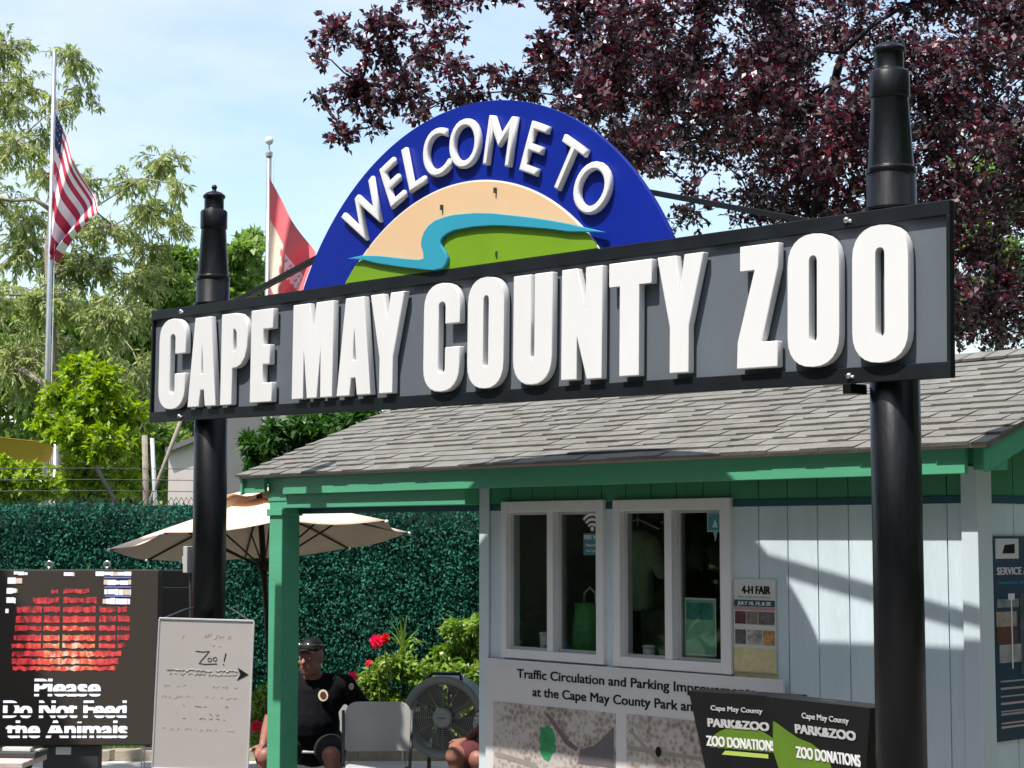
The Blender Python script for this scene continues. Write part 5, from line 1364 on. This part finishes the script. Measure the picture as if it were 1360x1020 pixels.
# ------------------------------------------------------------------ people
def person(label, loc, rz, shirt, shorts, cap, arms, knees, head_turn, badge=False):
    t = thing('person', label, 'person', loc, rz)
    HR = Matrix.Rotation(head_turn[0], 3, 'Z') @ Matrix.Rotation(head_turn[1], 3, 'X')
    hc = Vector((0, -.125, 1.122))
    def H(x, y, z): return hc + HR @ Vector((x, y, z))
    e3 = HR.to_euler()
    mb = MB()
    mb.ellip(hc + HR @ Vector((0, .012, .025)), (.083, .104, .108), 22, 16, e3)
    mb.ellip(H(0, -.022, -.045), (.068, .078, .082), 20, 14, e3)
    mb.ellip(H(0, -.052, -.092), (.042, .040, .030), 14, 10, e3)
    mb.caps(H(0, -.094, .018), H(0, -.116, -.022), .011, .018, 10)
    mb.ellip(H(0, -.088, .035), (.058, .018, .013), 14, 8, e3)
    mb.ellip(H(0, -.094, -.052), (.026, .010, .007), 12, 8, e3); mb.ellip(H(0, -.090, -.064), (.023, .010, .008), 12, 8, e3)
    for s in (-1, 1):
        mb.ellip(H(s * .084, .012, -.006), (.011, .022, .034), 10, 8, e3)
        mb.ellip(H(s * .042, -.076, -.022), (.022, .018, .018), 10, 8, e3)
    mb.caps((0, -.045, .94), H(0, .02, -.07), .068, .060)
    mb.caps((0, -.02, .86), (0, -.03, .95), .11, .085)
    mb.caps((0, 0, .55), (0, -.02, .84), .14, .14)
    for s, A in zip((-1, 1), arms):
        sh, el, ha, fd = [Vector(p) for p in A]
        mb.caps((s * .12, -.02, .93), sh, .07, .062); mb.caps(sh, el, .058, .046); mb.caps(el, el.lerp(ha, .4), .046, .043); mb.caps(el.lerp(ha, .4), ha, .043, .029)
        fd = fd.normalized(); side_ = fd.cross(Vector((0, 0, 1))).normalized(); up_ = side_.cross(fd)
        pc_ = ha + fd * .055
        R3 = Matrix((side_, fd, up_)).transposed().to_euler()
        mb.ellip(pc_, (.042, .056, .016), 14, 8, R3)
        for q, ln in enumerate((.066, .076, .070, .054)):
            b0 = ha + fd * .095 + side_ * (-.030 + .020 * q); b1 = b0 + fd * ln * .55 - up_ * .008; b2 = b1 + fd * ln * .40 - up_ * .026
            mb.caps(b0 - fd * .02, b1, .0095, .009, 8); mb.caps(b1, b2, .009, .0075, 8)
        th = ha + fd * .03 - side_ * .036 * s; mb.caps(th, th + fd * .035 - side_ * .030 * s, .012, .0105, 8); mb.caps(th + fd * .035 - side_ * .030 * s, th + fd * .07 - side_ * .034 * s - up_ * .008, .0105, .009, 8)
    for s, kn in zip((-1, 1), knees):
        kn = Vector(kn); an = Vector((kn.x + s * .02, kn.y + .08, .09))
        mb.caps((s * .10, .0, .50), kn, .088, .064); mb.ellip(kn + Vector((0, -.012, .008)), (.058, .05, .058)); mb.caps(kn, kn.lerp(an, .35) + Vector((0, .02, 0)), .056, .058); mb.caps(kn.lerp(an, .35) + Vector((0, .02, 0)), an, .056, .036); mb.caps(an, an + Vector((s * .03, -.17, -.04)), .036, .032)
    mb.build('body', M['skin'], t, remesh=.0085, sm_it=3)
    for s in (-1, 1):
        mb = MB(); mb.ellip(H(s * .033, -.091, .012), (.011, .007, .007), 10, 8, e3); mb.build('eye', M['plwhite'], t, smooth=True)
        mb = MB(); mb.ellip(H(s * .033, -.0975, .012), (.005, .003, .005), 8, 6, e3); mb.build('pupil', M['ink'], t, smooth=True)
    mb = MB()
    mb.caps((0, .01, .52), (0, -.05, .66), .185, .20); mb.caps((0, -.05, .66), (0, -.03, .84), .20, .165); mb.caps((-.10, -.015, .90), (.10, -.015, .90), .105, .105); mb.caps((-.09, -.01, .84), (.09, -.01, .84), .14, .14)
    for s, A in zip((-1, 1), arms):
        sh, el = Vector(A[0]), Vector(A[1]); mb.caps((s * .12, -.015, .925), sh, .088, .082); mb.caps(sh, sh.lerp(el, .72), .078, .072)
    sh_ = mb.build('shirt', shirt, t, remesh=.011, sm_it=5)
    mb = MB(); mb.tube([(.085 * math.cos(a), -.03 + .080 * math.sin(a), .985 - .035 * math.sin(a) * -1 * (1 if math.sin(a) < 0 else .4)) for a in np.linspace(0, 2 * math.pi, 21)], .014, 8, cap=False); mb.build('collar', shirt, sh_, smooth=True)
    if badge:
        def disc(r, y, n=18): return [[(r * .85 * math.cos(2 * math.pi * q / n), r * math.sin(2 * math.pi * q / n)) for q in range(n)]]
        b_ = curve_shape('badge', disc(.042, 0), .006, M['cream'], sh_, loc=(.105, -.190, .865), rot=(math.radians(-14), 0, math.radians(22)))
        curve_shape('badge_centre', disc(.026, 0), .003, M['maroon'], b_, y=-.0065)
        curve_shape('sleeve_patch', disc(.024, 0), .004, M['cream'], sh_, loc=(.285, -.072, .92), rot=(0, 0, math.radians(40)))
    mb = MB(); mb.caps((-.07, .02, .50), (.07, .02, .50), .155, .155)
    for s, kn in zip((-1, 1), knees):
        kn = Vector(kn); h0 = Vector((s * .10, 0, .50)); mb.caps(h0, h0.lerp(kn, .76), .118, .098)
    mb.build('shorts', shorts, t, remesh=.011, sm_it=5)
    for s, kn in zip((-1, 1), knees):
        mb = MB(); x = kn[0] + s * .03; y = kn[1] + .06
        mb.caps((x, y, .055), (x + s * .025, y - .15, .045), .05, .045); mb.box(x - .05, x + .055, y - .19, y + .05, .0, .03); mb.build('shoe', M['dkgrey'], t, remesh=.009)
    if cap:
        mb = MB(); mb.ellip(hc + HR @ Vector((0, .016, .060)), (.090, .110, .088), 22, 16, e3)
        c = mb.build('cap', M['ink'], t, smooth=True)
        bm = bmesh.new(); bm.from_mesh(c.data)
        nrm = HR @ Vector((0, .10, 1)).normalized()
        bmesh.ops.bisect_plane(bm, geom=bm.verts[:] + bm.edges[:] + bm.faces[:], plane_co=hc + HR @ Vector((0, 0, .070)), plane_no=nrm, clear_inner=True)
        bm.to_mesh(c.data); bm.free()
        mb = MB(); vs = []; fs = []
        for j in range(5):
            for i in range(13):
                a = math.pi * (1.13 + .74 * i / 12); r = 1 + .42 * j / 4 * math.sin(math.pi * i / 12) ** .6
                vs.append(H(.088 * math.cos(a) * (1 + .08 * j / 4), .014 + .108 * math.sin(a) * r, .079 - .010 * (j / 4) ** 2 - .010 * abs(math.cos(a)) * j / 4))
        for j in range(4):
            for i in range(12): fs.append((j * 13 + i, j * 13 + i + 1, (j + 1) * 13 + i + 1, (j + 1) * 13 + i))
        mb.add(vs, fs); mb.build('brim', M['ink'], c, smooth=True, solid=.005)
        mb = MB()
        for s in (-1, 1): mb.ellip(H(s * .034, -.108, .104), (.028, .012, .015), 12, 8, e3)
        mb.tube([H(-.012, -.114, .106), H(.012, -.114, .106)], .004, 6)
        for s in (-1, 1): mb.tube([H(s * .06, -.09, .106), H(s * .092, -.02, .098), H(s * .095, .03, .09)], .003, 6)
        mb.build('sunglasses', pm('mirror lens', (.35, .33, .30), .12, metal=.8), t, smooth=True)
    else:
        mb = MB(); mb.ellip(hc + HR @ Vector((0, .026, .042)), (.090, .106, .104), 20, 14, e3); mb.build('hair', M['hair'], t, smooth=True)
    return t


mx, my = (420 - 680) * 13.15 / FPX, 13.15
person('man seated behind the porch post in black polo, round badge and dark cap with sunglasses', (mx, my, -.03), math.radians(-6), M['shirt'], M['shorts'], True,
       [((-.215, -.01, .925), (-.315, -.02, .68), (-.30, -.29, .53), (.05, -1, -.35)), ((.225, -.005, .925), (.37, .05, .72), (.36, -.22, .60), (-.1, -1, -.2))],
       [(-.24, -.46, .46), (.225, -.46, .47)], (math.radians(-16), math.radians(3)), True)
folding_chair('grey folding chair under the seated man in the dark cap', (mx, my + .03, 0), math.radians(-6))
px_, py_ = .075, 12.35
person('seated person in maroon mostly hidden by the wall corner, bare knee beside the fan', (px_, py_, 0), math.radians(-55), M['maroon'], M['maroon'], False,
       [((-.215, -.01, .92), (-.28, -.06, .68), (-.20, -.32, .60), (.1, -1, -.2)), ((.215, -.01, .92), (.28, -.06, .68), (.20, -.32, .60), (-.1, -1, -.2))],
       [(-.14, -.46, .50), (.14, -.46, .50)], (0, math.radians(8)))
folding_chair('grey folding chair hidden behind the wall corner under the second seated person', (px_, py_ + .03, 0), math.radians(-55))
